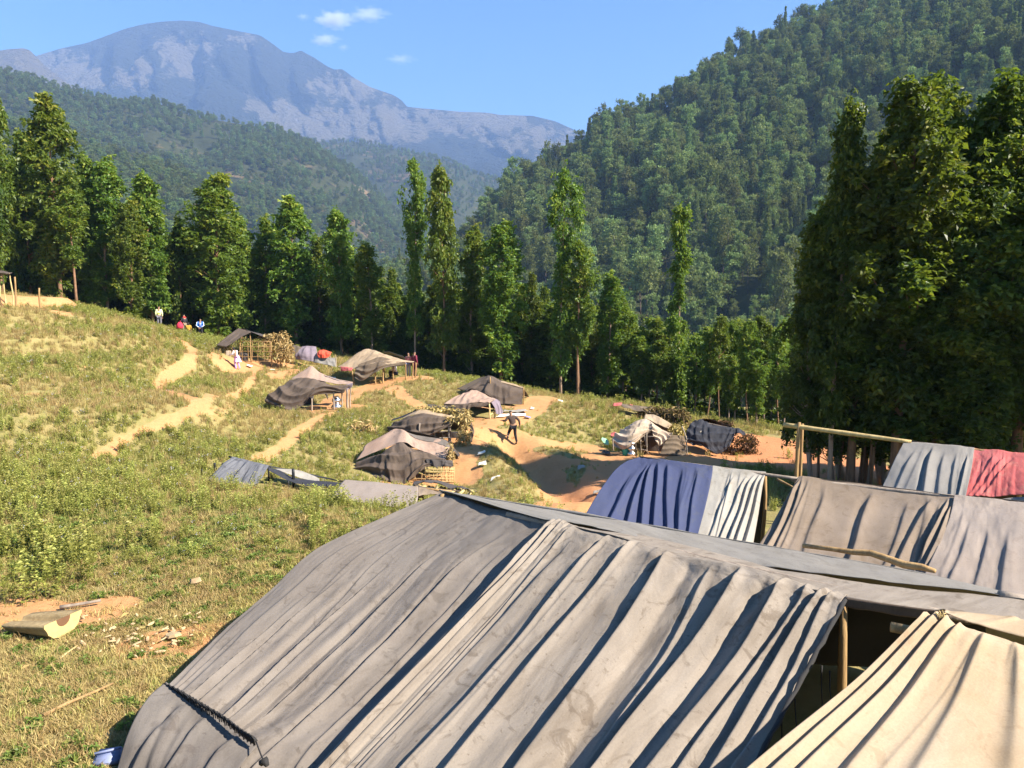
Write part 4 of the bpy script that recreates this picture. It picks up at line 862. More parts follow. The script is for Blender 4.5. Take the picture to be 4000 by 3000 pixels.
inner = [[S(3310, 2352, 6.75), S(3600, 2400, 6.6), S(3850, 2440, 6.45)], [S(3200, 2480, 6.9), S(3560, 2480, 6.8), S(3850, 2500, 6.7)], [S(3150, 2590, 7.0), S(3500, 2610, 6.95), S(3850, 2650, 6.9)]]
cloth('inner_sheet', inner, m_cloth('shade_black_cloth', (.010, .009, .009, 1), (.006, .006, .006, 1), (.014, .013, .013, 1), .3), A, 30, 24, 6, .03, 32)  # inner cloth made black: the opening's shade is put into its colour
for a_, b_ in ((S(3210, 2600, 6.2), S(3213, 2780, 6.15)), (S(3240, 2620, 6.2), S(3252, 2750, 6.15)), (S(3105, 2730, 5.9), S(3112, 2860, 5.8)), (S(3055, 2790, 5.8), S(3052, 2900, 5.7))):
    pts, rr = bent(a_, b_, .008, .005, 6, .03); link('tie_cord', mesh_of('tie_cord', *tube_data(pts, rr, 5), M['rope'], True), A)

# ================================================================= cream tarp, lower right
B = tent_root('cream_tarpaulin', (3.6, 4.8), 'cream tarpaulin slung over a pole in the lower right corner', 'tarpaulin')
ctop = [S(3610, 2424, 5.62), S(3676, 2418, 5.6), S(3770, 2452, 5.5), S(3900, 2488, 5.4), S(4100, 2545, 5.25), S(4500, 2640, 5.0)]
cbot = [S(2925, 3010, 4.75), S(3080, 3010, 4.68), S(3330, 3010, 4.6), S(3650, 3010, 4.5), S(4150, 3010, 4.42), S(4800, 3010, 4.3)]
cloth('sheet', [[p_ + Vector((.02, .06, -.02)) for p_ in ctop], ctop, [ext(a, b, .12) + Vector((0, 0, .01)) for a, b in zip(ctop, cbot)], [ext(a, b, .5) + Vector((0, 0, -.04)) for a, b in zip(ctop, cbot)], cbot, [ext(a, b, 1.35) for a, b in zip(ctop, cbot)]], CREAM, B, 200, 120, 6, .02, 6,
   [(.05, .03, .028, .12, .05, 1.3), (.15, .16, .022, .12, .04, 1.3), (.24, .27, .02, .10, .04, 1.3), (.34, .40, .028, .09, .05, 1.3), (.52, .58, .035, .06, .2, 1.3), (.68, .74, .03, .05, .25, 1.3)], rough=.012, wid=(.01, .025))
cb = [S(3690, 2405, 5.72), S(3850, 2425, 5.68), S(4020, 2448, 5.6), S(4400, 2500, 5.4)]
cloth('folded_edge', [[p_ + Vector((.05, .05, .03)) for p_ in ctop[1:4] + ctop[5:]], [p_ + Vector((0, 0, .06)) for p_ in cb], [p_ + Vector((.1, .3, -.06)) for p_ in cb]], CREAM, B, 60, 20, 5, .03, 16)
pole('ridge_pole', ctop[0] + Vector((-.25, .02, -.06)), ctop[-1] + Vector((.1, 0, -.06)), .04, M['pole'], B, bow=.004)
gpost('post', ctop[1] + Vector((.05, .05, -.05)), M['pole'], B, .04); gpost('post', ctop[4] + Vector((.05, .05, -.08)), M['pole'], B, .04)
kn = []
for k in range(9):
    a_ = S(3676 + random.uniform(-14, 14), 2408 + random.uniform(-16, 10), 5.55); kn.append(tube_data([S(3676, 2416, 5.56), a_, a_ + Vector((random.uniform(-.04, .04), 0, random.uniform(-.01, .04)))], [.008, .006, .003], 4))
link('knot', mesh_of('knot', *join_data(kn), M['pole_pale'], True), B)

# ================================================================= blue and white tent
C = tent_root('blue_white_tent', (3.2, 13.3), 'tent of dusty dark blue and dirty white tarpaulin behind the foreground tent')
bl = [[S(2497, 1783, 14.5), S(2530, 1788, 14.4), S(2600, 1796, 14.2), S(2700, 1809, 14.0), S(2786, 1821, 13.9)],
      [S(2434, 1807, 14.2), S(2500, 1835, 13.9), S(2580, 1850, 13.7), S(2690, 1870, 13.5), S(2777, 1880, 13.4)],
      [S(2362, 1889, 13.4), S(2450, 1930, 13.1), S(2550, 1950, 13.0), S(2660, 1970, 12.8), S(2755, 1980, 12.7)],
      [S(2289, 2006, 12.4), S(2400, 2050, 12.2), S(2520, 2080, 12.1), S(2640, 2090, 12.0), S(2725, 2095, 11.95)],
      [S(2220, 2120, 11.7), S(2340, 2180, 11.5), S(2490, 2210, 11.4), S(2610, 2220, 11.3), S(2695, 2220, 11.3)]]
cloth('blue_sheet', bl, BLUE, C, 150, 90, 6, .05, 21, [(.30, .36, .02, .16, .12, 1.3), (.33, .50, .022, .18, .1, 1.3), (.42, .62, .018, .14, .05, 1.3), (.52, .72, .016, .11, .05, 1.3), (.66, .80, .018, .09, .1, 1.3), (.82, .90, .016, .08, .1, 1.3), (.2, .2, .03, .12, .3, 1.3)], rough=.02)
wt = [[S(2784, 1821, 13.9), S(2850, 1830, 13.75), S(2920, 1836, 13.6), S(2992, 1842, 13.5)],
      [S(2775, 1880, 13.42), S(2840, 1890, 13.3), S(2900, 1895, 13.2), S(2978, 1900, 13.2)],
      [S(2752, 1980, 12.72), S(2815, 1990, 12.6), S(2885, 2000, 12.5), S(2962, 2010, 12.5)],
      [S(2722, 2095, 11.97), S(2790, 2105, 11.85), S(2860, 2115, 11.75), S(2942, 2128, 11.75)],
      [S(2690, 2220, 11.3), S(2760, 2230, 11.2), S(2840, 2240, 11.1), S(2925, 2250, 11.1)]]
cloth('white_sheet', wt, WHITE, C, 110, 80, 4, .04, 22, [(.75, .35, .03, .09, .1, 1.3), (.85, .52, .03, .12, .06, 1.3), (.93, .66, .03, .15, .04, 1.3), (1.0, .82, .03, .14, .03, 1.3), (.5, .15, .03, .06, .1, 1.3)], rough=.015)
cbk = [[bl[0][0] , bl[0][2], bl[0][4], wt[0][3]], [Vector((p_.x + .5, p_.y + 1.6, g(p_.x + .5, p_.y + 1.6) + .1)) for p_ in (bl[0][0], bl[0][2], bl[0][4], wt[0][3])]]
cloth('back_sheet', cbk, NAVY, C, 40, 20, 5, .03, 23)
pole('ridge_pole', bl[0][0] + Vector((.05, .05, -.05)), S(3150, 1868, 13.12) + Vector((0, 0, -.03)), .04, M['pole_grey'], C, bow=.003, n=8)
for p_ in (bl[0][1], wt[0][3]): gpost('post', p_ + Vector((0, .05, -.06)), M['pole'], C, .04)
pole('brace', S(3035, 1872, 13.9), S(3100, 1905, 13.5), .025, M['pole'], C)

# ================================================================= taupe and light grey tent
D = tent_root('taupe_tent', (6, 11), 'long taupe and light grey tent behind the foreground tent at the right')
dt = [[S(3122, 1866, 13.2), S(3150, 1864, 13.15), S(3250, 1875, 12.95), S(3400, 1893, 12.6), S(3550, 1913, 12.25), S(3668, 1929, 11.98), S(3735, 1938, 11.8)],
      [S(3080, 1940, 12.8), S(3130, 1945, 12.6), S(3230, 1955, 12.4), S(3385, 1975, 12.1), S(3535, 1990, 11.8), S(3650, 2010, 11.4), S(3712, 2020, 11.2)],
      [S(3020, 2040, 12.2), S(3085, 2060, 11.9), S(3190, 2075, 11.7), S(3355, 2095, 11.4), S(3500, 2115, 11.0), S(3610, 2130, 10.7), S(3670, 2130, 10.5)],
      [S(2960, 2132, 11.6), S(3040, 2160, 11.3), S(3160, 2180, 11.0), S(3330, 2200, 10.7), S(3470, 2225, 10.4), S(3575, 2240, 10.1), S(3620, 2240, 9.9)],
      [S(2925, 2200, 11.3), S(3010, 2260, 10.9), S(3130, 2290, 10.6), S(3310, 2310, 10.3), S(3440, 2330, 10.0), S(3540, 2340, 9.7), S(3580, 2345, 9.5)]]
cloth('taupe_sheet', dt, TAUPE, D, 180, 80, 12, .035, 24, [(.07, .09, .018, .17, .02, 1.3), (.13, .16, .012, .12, .03, 1.3), (.19, .17, .008, .06, 0, 1.3), (.52, .47, .012, .12, .06, 1.3), (.80, .66, .012, .10, .05, 1.3), (.93, .80, .018, .15, .03, 1.3), (.99, .93, .014, .13, .02, 1.3), (.70, .62, .01, .06, .1, 1.3)], rough=.016, wid=(.005, .014))
dl = [[S(3728, 1936, 11.8), S(3850, 1948, 11.55), S(4000, 1961, 11.3), S(4350, 1995, 10.7)],
      [S(3712, 2010, 11.2), S(3840, 2020, 11.0), S(4000, 2035, 10.7), S(4400, 2070, 10.1)],
      [S(3665, 2120, 10.5), S(3820, 2150, 10.2), S(4000, 2180, 9.8), S(4450, 2230, 9.2)],
      [S(3614, 2230, 9.85), S(3790, 2290, 9.3), S(4000, 2365, 8.7), S(4500, 2470, 8.0)],
      [S(3585, 2310, 9.4), S(3770, 2390, 8.9), S(4000, 2470, 8.3), S(4550, 2570, 7.6)]]
cloth('light_grey_sheet', dl, LGREY, D, 110, 80, 4, .02, 25, [(.24, .18, .03, .05, .25, 1.3), (.42, .36, .035, .05, .3, 1.3), (.60, .55, .04, .06, .3, 1.3)], rough=.02)
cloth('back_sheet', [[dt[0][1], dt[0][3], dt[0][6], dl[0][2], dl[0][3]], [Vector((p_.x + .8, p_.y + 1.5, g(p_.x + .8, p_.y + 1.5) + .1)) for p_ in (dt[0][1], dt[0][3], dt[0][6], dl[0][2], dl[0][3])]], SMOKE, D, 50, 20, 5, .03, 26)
pole('ridge_pole', dt[0][0] + Vector((-.1, .1, -.06)), dl[0][3] + Vector((0, 0, -.05)), .04, M['pole_grey'], D, bow=.002, n=8)
for p_ in (dt[0][1], dt[0][6], dl[0][2]): gpost('post', p_ + Vector((0, .05, -.06)), M['pole'], D, .04)
hl = []
for (sx_, sy_, rr_) in ((3968, 2039, .035), (3872, 2042, .02)):
    c_ = S(sx_, sy_, 10.6 if sx_ > 3900 else 10.8); hl.append(c_)

# ================================================================= red and grey tent at the right edge, with its log rail and post
E = tent_root('red_grey_tent', (10, 18.5), 'grey and faded red tarpaulin tent over a log pole at the right edge')
et = [[S(3532, 1717, 18.6), S(3640, 1730, 18.2), S(3750, 1743, 17.85), S(3806, 1752, 17.7)],
      [S(3492, 1800, 18.0), S(3610, 1815, 17.5), S(3730, 1830, 17.1), S(3795, 1835, 16.9)],
      [S(3446, 1905, 17.4), S(3580, 1925, 16.8), S(3710, 1940, 16.3), S(3772, 1945, 16.1)],
      [S(3410, 1990, 16.9), S(3550, 2020, 16.2), S(3690, 2040, 15.7), S(3755, 2045, 15.5)]]
cloth('grey_sheet', et, EGREY, E, 110, 60, 3, .03, 27, [(.36, .42, .014, .16, .04, 1.3), (.88, .80, .012, .10, .1, 1.3), (.50, .55, .012, .07, .1, 1.3), (.64, .7, .012, .06, .1, 1.3), (.2, .1, .02, .06, .1, 1.3)], rough=.02)
er = [[S(3804, 1751, 17.7), S(3900, 1762, 17.35), S(4000, 1771, 17.0), S(4300, 1800, 16.0)],
      [S(3794, 1835, 16.95), S(3890, 1845, 16.6), S(4000, 1850, 16.2), S(4300, 1880, 15.2)],
      [S(3771, 1940, 16.15), S(3880, 1945, 15.9), S(4000, 1935, 15.6), S(4300, 1950, 14.6)]]
cloth('red_sheet', er, RED, E, 110, 60, 22, .035, 28, [(.35, .05, .015, .05, .1, 1.3), (.5, .12, .015, .05, .1, 1.3), (.65, .2, .015, .05, .1, 1.3)], rough=.03, wid=(.006, .02))
cloth('lower_sheet', [[p_ + Vector((0, -.05, -.02)) for p_ in er[2]], [Vector((p_.x, p_.y - .9, g(p_.x, p_.y - .9) + .1)) for p_ in er[2]]], EGREY, E, 40, 20, 5, .03, 29)
cloth('back_sheet', [[et[0][0], et[0][3], er[0][2], er[0][3]], [Vector((p_.x + .8, p_.y + 1.7, g(p_.x + .8, p_.y + 1.7))) for p_ in (et[0][0], et[0][3], er[0][2], er[0][3])]], SMOKE, E, 30, 16, 4, .03, 30)
pole('log_rail', S(3060, 1659, 20.2), S(3560, 1727, 18.5), .062, M['pole_pale'], E, r1=.055, bow=.003, n=12, seg=10)
pole('ridge_pole', et[0][0] + Vector((0, .05, -.08)), er[0][3] + Vector((.3, 0, -.12)), .05, M['pole'], E, bow=.001, n=8)
pt_ = S(3122, 1650, 19.95); gpost('post', pt_ + Vector((0, 0, 0)), M['pole'], E, .06, (-.05, 0), .012)
gpost('post', S(3135, 1655, 20.1), M['pole'], E, .05, (0, .1)); gpost('post', er[0][0] + Vector((0, .1, -.06)), M['pole'], E, .06); gpost('post', er[0][2] + Vector((0, .1, -.06)), M['pole'], E, .06)

# branch lying on the taupe tent's foot
br = [S(3135, 2146, 9.2), S(3250, 2160, 9.0), S(3330, 2172, 8.85), S(3400, 2176, 8.72), S(3470, 2200, 8.55), S(3530, 2222, 8.4), S(3600, 2232, 8.25), S(3652, 2248, 8.12)]
solo('branch', mesh_of('branch', *tube_data([Vector(p_) + Vector((0, 0, .05)) for p_ in br], [.028, .03, .035, .04, .042, .045, .04, .025], 9), M['pole'], True), 'crooked brown branch lying on the edge of the foreground tent roof', 'branch', base=br[3])
# ================================================================= camp on the slope
def eave(p_, dx, dy, dz=.05):
    x, y = p_[0] + dx, p_[1] + dy; return Vector((x, y, g(x, y) + dz))
def grid_sticks(root, f, xs, y0, y1, ys, x0, x1, Y, r=.02, name_v='upright', name_h='crossbar', mat='pole'):
    for x in xs: pole(name_v, f(x + random.uniform(-6, 6), y1, Y), f(x + random.uniform(-6, 6), y0, Y), r, M[mat], root, bow=.03, seg=5)
    for y_ in ys: pole(name_h, f(x0, y_ + random.uniform(-5, 5), Y - .05), f(x1, y_ + random.uniform(-5, 5), Y - .05), r, M[mat], root, bow=.02, seg=5)

# --- thatched hut, top of the slope
T = tent_root('thatched_hut', H4(1600, 840, 48), 'pole frame hut with dry stalk walls under a grey tarp roof', 'hut')
cloth('roof_tarp', [[H4(1370, 372, 49.6), H4(1450, 395, 49.2), H4(1550, 432, 48.4)], [H4(1230, 470, 48.6), H4(1310, 500, 48.2), H4(1390, 530, 47.6)], [H4(1045, 615, 47.6), H4(1120, 632, 47.3), H4(1210, 645, 46.9)]], SMOKE, T, 40, 30, 7, .035, 41)
cloth('roof_tarp', [[H4(1370, 372, 49.6), H4(1460, 398, 49.2), H4(1550, 432, 48.4)], [H4(1600, 430, 50.2), H4(1690, 470, 49.6), H4(1760, 505, 48.9)], [H4(1800, 480, 50.6), H4(1860, 520, 50.0), H4(1930, 560, 49.2)]], DARK, T, 30, 24, 5, .03, 42)
grid_sticks(T, H4, (1430, 1500, 1570, 1655, 1740, 1825), 560, 852, (565, 640, 715, 785, 848), 1385, 1835, 48)
grid_sticks(T, H4, (1180, 1290, 1390), 640, 850, (715, 780), 1180, 1420, 47.6)
for x, y0 in ((1540, 440), (1840, 570), (1970, 560), (1390, 520)): gpost('post', H4(x, y0, 48.6), M['pole'], T, .045)
husks('stalk_wall', [(H4(1960, 640, 49.2), (.9, .5, 1.0)), (H4(2040, 720, 48.6), (.5, .6, .75)), (H4(1900, 520, 49.4), (.9, .5, .35))], 1500, T, 'husk', .24, 43)
husks('stalk_wall', [(H4(1480, 640, 50.3), (2.0, .25, .8)), (H4(1150, 720, 48.2), (.45, .3, .55))], 1000, T, 'husk', .22, 44)
cloth('hanging_cloth', [[H4(1190, 700, 47.4), H4(1260, 700, 47.4)], [H4(1180, 860, 47.3), H4(1270, 865, 47.3)]], SAND, T, 16, 14, 4, .03, 45)
cloth('dark_sheet', [[H4(1400, 720, 48.3), H4(1500, 740, 48.3)], [H4(1370, 850, 48.1), H4(1520, 860, 48.1)]], DARK, T, 16, 14, 4, .04, 46)
# --- low heap of cloths with a red cloth
T = tent_root('low_tent', C5(860, 560, 50.5), 'low brown and dark shelter beside the thatched hut')
cloth('brown_sheet', [[C5(640, 418, 52), C5(700, 412, 52), C5(765, 432, 51.6)], [C5(625, 500, 51), C5(690, 500, 50.8), C5(730, 492, 50.8)]], BROWN, T, 20, 14, 4, .03, 47)
cloth('dark_sheet', [[C5(775, 425, 51.6), C5(840, 415, 51.6), C5(925, 425, 51.4)], [C5(700, 495, 50.8), C5(830, 500, 50.5), C5(940, 510, 50.5)], [C5(700, 560, 50.5), C5(830, 580, 50.2), C5(950, 600, 50.2)]], MAUVE, T, 30, 20, 8, .06, 48)
cloth('grey_sheet', [[C5(925, 500, 50.4), C5(1040, 540, 50.3), C5(1130, 545, 50.3)], [C5(900, 600, 50.1), C5(1030, 620, 50.0), C5(1140, 650, 50.0)]], EGREY, T, 26, 16, 6, .05, 49)
for x in (1060, 1075, 1140, 975): gpost('post', C5(x, 500 + (x - 975) * .2, 50.3), M['pole_grey'], T, .04)
rc = tent_root('red_cloth', C5(1010, 520, 50.2), 'crumpled bright red cloth draped over the low shelter', 'cloth')
cloth('drape', [[C5(965, 462, 50.6), C5(1020, 458, 50.6), C5(1092, 485, 50.5)], [C5(940, 500, 50.2), C5(1010, 500, 50.1), C5(1085, 505, 50.2)], [C5(955, 545, 50.1), C5(1010, 550, 50.0), C5(1060, 540, 50.1)]], m_cloth('bright_red_cloth', (.62, .06, .03, 1), (.4, .03, .02, 1), (.7, .14, .07, 1), .4, 5), rc, 34, 24, 9, .07, 50)
# --- big brown open tent
T = tent_root('brown_open_tent', C5(1650, 800, 46), 'big brown tent with an open front and people under its right end')
cloth('roof_sheet', [[C5(1400, 490, 47.8), C5(1500, 455, 47.8), C5(1640, 498, 47.4), C5(1800, 548, 47), C5(1985, 590, 46.6)],
   [C5(1270, 570, 47.0), C5(1420, 540, 46.8), C5(1600, 532, 46.5), C5(1760, 568, 46.3), C5(1965, 598, 46.2)],
   [C5(1150, 642, 46.3), C5(1325, 668, 45.8), C5(1520, 612, 45.7), C5(1680, 615, 45.6), C5(1895, 607, 45.8)]], TAN, T, 70, 40, 9, .05, 51, rough=.03)
cloth('side_sheet', [[C5(1390, 612, 45.75), C5(1500, 575, 45.9), C5(1620, 535, 46.2), C5(1760, 570, 46.1), C5(1885, 607, 45.8)],
   [C5(1345, 690, 45.5), C5(1450, 680, 45.4), C5(1570, 640, 45.4), C5(1700, 630, 45.5), C5(1880, 615, 45.7)],
   [C5(1345, 765, 45.4), C5(1420, 795, 45.2), C5(1510, 745, 45.3), C5(1640, 665, 45.4), C5(1870, 625, 45.7)]], BROWN, T, 60, 36, 5, .06, 52, swag=(.07, 3.5, 2.0))
cloth('back_sheet', [[C5(1640, 480, 48.6), C5(1740, 485, 48.4), C5(1850, 520, 48.0)], [C5(1660, 500, 49.2), C5(1800, 530, 48.8), C5(1995, 595, 48.0)]], EGREY, T, 30, 12, 5, .04, 53)
cloth('red_hem', [[C5(1185, 640, 46.0), C5(1260, 645, 45.8), C5(1325, 655, 45.7)], [C5(1195, 690, 45.8), C5(1260, 690, 45.6), C5(1310, 690, 45.5)]], RED, T, 20, 8, 5, .04, 54)
for x, y_, Y in ((1560, 650, 45.6), (1645, 640, 45.6), (1655, 560, 47.4), (1760, 640, 46.2), (1890, 608, 46.0), (1970, 600, 46.3), (2005, 598, 46.8), (1315, 690, 45.6)):
    gpost('post', C5(x, y_, Y), M['pole'], T, .05, (random.uniform(-.08, .1), 0))
cloth('rear_wall', [[C5(1420, 560, 48.4), C5(1560, 590, 48.4)], [C5(1350, 720, 48.4), C5(1520, 780, 48.2)]], DARK, T, 20, 16, 5, .04, 55)
husks('kindling', [(C5(1590, 790, 46.2), (.5, .3, .12))], 120, T, 'husk', .35, 56, width=.08)
# --- tent with striped ridge, open front, metal pots inside
T = tent_root('striped_ridge_tent', C5(900, 1080, 36.8), 'dark draped tent with a pale striped roof, open front and metal pots')
cloth('roof_sheet', [[C5(820, 672, 38.4), C5(880, 638, 38.4), C5(985, 715, 38.0), C5(1140, 775, 37.7), C5(1322, 812, 37.2)],
   [C5(650, 782, 37.6), C5(800, 765, 37.3), C5(965, 795, 37.1), C5(1130, 830, 36.8), C5(1315, 845, 36.5)]], ROSE, T, 60, 16, 7, .03, 57)
cloth('side_sheet', [[C5(640, 785, 37.6), C5(800, 762, 37.25), C5(965, 795, 37.05), C5(1130, 832, 36.75), C5(1310, 850, 36.4)],
   [C5(510, 885, 36.9), C5(660, 895, 36.5), C5(860, 885, 36.3), C5(1050, 850, 36.2), C5(1260, 880, 36.1)],
   [C5(385, 985, 36.7), C5(540, 1010, 36.2), C5(760, 975, 36.0), C5(985, 860, 36.0), C5(1225, 920, 35.9)],
   [C5(450, 1015, 36.5), C5(625, 1115, 35.7), C5(785, 1050, 35.8), C5(905, 950, 35.9), C5(1215, 930, 35.9)]], SMOKE, T, 90, 60, 8, .06, 58, swag=(.08, 4, 3.0), rough=.03)
cloth('black_stripe', [[C5(860, 690, 38.1), C5(1000, 735, 37.8), C5(1170, 790, 37.4), C5(1310, 812, 37.1)], [C5(850, 702, 38.0), C5(1000, 752, 37.7), C5(1170, 805, 37.3), C5(1310, 826, 37.0)]], NAVY, T, 40, 4, 3, .01, 59)
cloth('back_sheet', [[C5(880, 638, 38.4), C5(1000, 715, 38.2), C5(1160, 772, 38.0), C5(1322, 808, 37.5)], [eave(C5(880, 638, 38.4), .3, 2.0), C5(1040, 740, 39.6), C5(1180, 800, 39.2), C5(1325, 830, 38.6)]], DARK, T, 40, 20, 6, .04, 60)
cloth('torn_edge', [[C5(1240, 845, 36.5), C5(1320, 820, 36.6)], [C5(1245, 910, 36.2), C5(1320, 870, 36.3)]], MAUVE, T, 16, 12, 5, .05, 61, rag=.1)
for x, y_, Y in ((880, 985, 36), (1120, 890, 36.05), (1205, 925, 36.6), (1262, 890, 36.1), (1255, 900, 37), (1302, 850, 37.1)): gpost('post', C5(x, y_, Y), M['pole_grey'], T, .04, (random.uniform(-.06, .06), 0))
cloth('rear_wall', [[C5(700, 880, 38.6), C5(900, 930, 38.4)], [C5(700, 1060, 38.4), C5(900, 1050, 38.2)]], DARK, T, 16, 14, 4, .04, 62)
def pot_mesh(name, R_, H_, mat):
    prof = [(0, .0), (.55, 0), (.85, .12), (1, .32), (.95, .52), (.75, .68), (.52, .78), (.5, .84), (.62, .94), (.64, .97), (.56, .95), (.44, .84), (.4, .7)]
    V = []; F = []; n = 18
    for r_, z_ in prof:
        for k in range(n): V.append((R_ * r_ * math.cos(2 * math.pi * k / n), R_ * r_ * math.sin(2 * math.pi * k / n), H_ * z_))
    for i in range(len(prof) - 1):
        for k in range(n): F.append([i * n + k, i * n + (k + 1) % n, (i + 1) * n + (k + 1) % n, (i + 1) * n + k])
    return mesh_of(name, V, F, mat, True)
def pots(pos, sizes, labels, group):
    z = g(pos[0], pos[1])
    for (R_, H_), lb in zip(sizes, labels):
        o = solo('metal_pot', pot_mesh('metal_pot', R_, H_, M['metal']), lb, 'pot', group); o.location = (pos[0], pos[1], z); z += H_ * .93
pots(C5(1148, 1080, 36.3), [(.27, .36), (.23, .34)], ['lower shiny metal pot under the striped ridge tent', 'upper shiny metal pot under the striped ridge tent'], 'metal water pots')
pots(K7(565, 765, 32.6), [(.20, .26), (.19, .25), (.16, .22)], ['bottom pot of the stack at the sand coloured tent', 'middle pot of the stack at the sand coloured tent', 'top pot of the stack at the sand coloured tent'], 'metal water pots')
bk = tent_root('bucket', K7(490, 760, 32.7), 'small teal bucket beside the metal pots', 'bucket')
TEAL = m_plain('teal_plastic', (.03, .30, .27, 1), .4, .1)
V, F = tube_data([bk.location, bk.location + Vector((0, 0, .30))], [.13, .165], 16); F.pop(); link('body', mesh_of('body', V, F, TEAL, True), bk)
hp = [bk.location + Vector((.165 * math.cos(a), 0, .30 + .13 * math.sin(a))) for a in np.linspace(0, math.pi, 12)]; link('handle', mesh_of('handle', *tube_data(hp, [.007] * 12, 5), M['metal'], True), bk)
# --- patched double tent: back one
T = tent_root('pointed_brown_tent', C6(1850, 480, 42), 'pointed brown grey tent with a closed front beside the path')
cloth('front_sheet', [[C6(1640, 205, 43.4), C6(1700, 188, 43.2), C6(1850, 250, 42.9), C6(2050, 312, 42.4)], [C6(1540, 270, 42.8), C6(1700, 262, 42.4), C6(1850, 312, 42.1), C6(2052, 350, 42)],
   [C6(1440, 335, 42.4), C6(1660, 380, 41.9), C6(1850, 415, 41.7), C6(2048, 420, 41.7)], [C6(1430, 420, 42.1), C6(1690, 475, 41.6), C6(1850, 495, 41.4), C6(2045, 498, 41.4)]], SMOKE, T, 70, 44, 12, .05, 63, swag=(.04, 3, 1.5))
cloth('roof_sheet', [[C6(1690, 184, 43.3), C6(1850, 246, 43.0), C6(2055, 308, 42.45)], [C6(1720, 225, 42.9), C6(1860, 268, 42.6), C6(2050, 322, 42.3)]], TAN, T, 40, 8, 3, .02, 64)
cloth('left_sheet', [[C6(1680, 184, 43.3), C6(1690, 190, 43.25)], [C6(1560, 220, 43.8), C6(1600, 260, 42.9)], [C6(1340, 330, 43.4), C6(1440, 350, 42.4)]], BROWN, T, 20, 30, 4, .03, 65)
cloth('back_sheet', [[C6(1690, 184, 43.3), C6(2055, 308, 42.45)], [eave(C6(1690, 184, 43.3), .4, 2), eave(C6(2055, 308, 42.45), .4, 2)]], DARK, T, 20, 12, 3, .03, 66)
for x, y_ in ((2058, 312), (1700, 200)): gpost('post', C6(x, y_, 42.3), M['pole'], T, .045)
# --- front one, open
T = tent_root('patched_open_tent', C6(1550, 610, 37.8), 'patched tent with a wavy hem and a dark open front by the path')
cloth('roof_sheet', [[C6(1430, 360, 38.9), C6(1515, 325, 38.9), C6(1630, 380, 38.5), C6(1770, 440, 38.1)], [C6(1330, 392, 38.1), C6(1440, 412, 37.9), C6(1590, 430, 37.7), C6(1745, 455, 37.6)],
   [C6(1195, 492, 37.4), C6(1400, 500, 37.2), C6(1560, 478, 37.2), C6(1695, 488, 37.2)]], ROSE, T, 60, 36, 10, .05, 67, rough=.03)
cloth('hem_sheet', [[C6(1195, 490, 37.4), C6(1400, 490, 37.2), C6(1560, 470, 37.2), C6(1700, 482, 37.15)], [C6(1215, 530, 37.3), C6(1400, 575, 37.1), C6(1500, 530, 37.1), C6(1690, 520, 37.1)]], SMOKE, T, 60, 14, 12, .06, 68, rag=.18)
cloth('mauve_drape', [[C6(1690, 445, 37.6), C6(1760, 440, 37.8), C6(1805, 468, 37.7)], [C6(1745, 530, 37.3), C6(1790, 530, 37.4), C6(1825, 560, 37.4)], [C6(1765, 600, 37.1), C6(1800, 605, 37.1), C6(1838, 600, 37.2)]], MAUVE, T, 24, 24, 6, .04, 69)
cloth('back_sheet', [[C6(1430, 360, 38.9), C6(1515, 325, 38.9), C6(1770, 440, 38.1)], [eave(C6(1300, 420, 38.9), .2, 1.6), eave(C6(1515, 325, 38.9), .2, 1.7), eave(C6(1770, 440, 38.1), .2, 1.6)]], DARK, T, 30, 16, 4, .03, 70)
cloth('left_wall', [[C6(1200, 495, 37.4), C6(1440, 520, 37.3)], [C6(1200, 560, 37.4), C6(1450, 620, 37.4)]], SMOKE, T, 20, 12, 5, .04, 71)
for x, y_, Y in ((1690, 490, 37.1), (1745, 560, 37.5), (1460, 510, 37.2)): gpost('post', C6(x, y_, Y), M['pole_pale'], T, .045, (.05, 0))
pole('brace', C6(1700, 610, 37.1), C6(1760, 570, 37.5), .03, M['pole_pale'], T)
# --- mats drying on the path
def ground_cloth(name, corners, mat, label, cat='mat', amp=.04, seed=1):
    c = drop(sum((Vector(q) for q in corners), Vector()) / 4); r_ = empty(name, c, label, cat)
    A_ = np.array([[list(corners[0]), list(corners[1])], [list(corners[3]), list(corners[2])]]); n_ = 18
    G_ = cr_resample(np.swapaxes(cr_resample(np.swapaxes(A_, 0, 1), n_), 0, 1), n_)
    G_[..., 2] = gz(G_[..., 0], G_[..., 1]) + .03 + amp * 2 * fbm(G_[..., 0] * 3, G_[..., 1] * 3, seed)
    ix = np.arange(n_ * n_).reshape(n_, n_); F_ = np.stack([ix[:-1, :-1], ix[:-1, 1:], ix[1:, 1:], ix[1:, :-1]], -1).reshape(-1, 4)
    uu = np.stack(np.meshgrid(np.linspace(0, 1, n_), np.linspace(0, 1, n_)), -1).reshape(-1, 2)
    o = link('sheet', mesh_of('sheet', G_.reshape(-1, 3), F_, mat, True, uv=uu), r_); md = o.modifiers.new('thickness', 'SOLIDIFY'); md.thickness = .015; cover(G_.reshape(-1, 3)); return r_
PALE = m_cloth('pale_sack', (.72, .66, .52, 1), (.5, .42, .3, 1), (.82, .78, .68, 1), .4, 5)
og = lambda cx, cy_: onground((1300 + cx * .36166) / PF, (1400 + cy_ * .36166) / PF)
ground_cloth('drying_mat', [og(1740, 645), og(2080, 630), og(2085, 612), og(1800, 618)], PALE, 'cream drying mat spread on the path beside the patched tent', seed=3)
ground_cloth('drying_mat', [og(1830, 600), og(2110, 600), og(2080, 570), og(1850, 580)], WHITE, 'crumpled white sheet spread on the path behind the cream mat', amp=.09, seed=4)
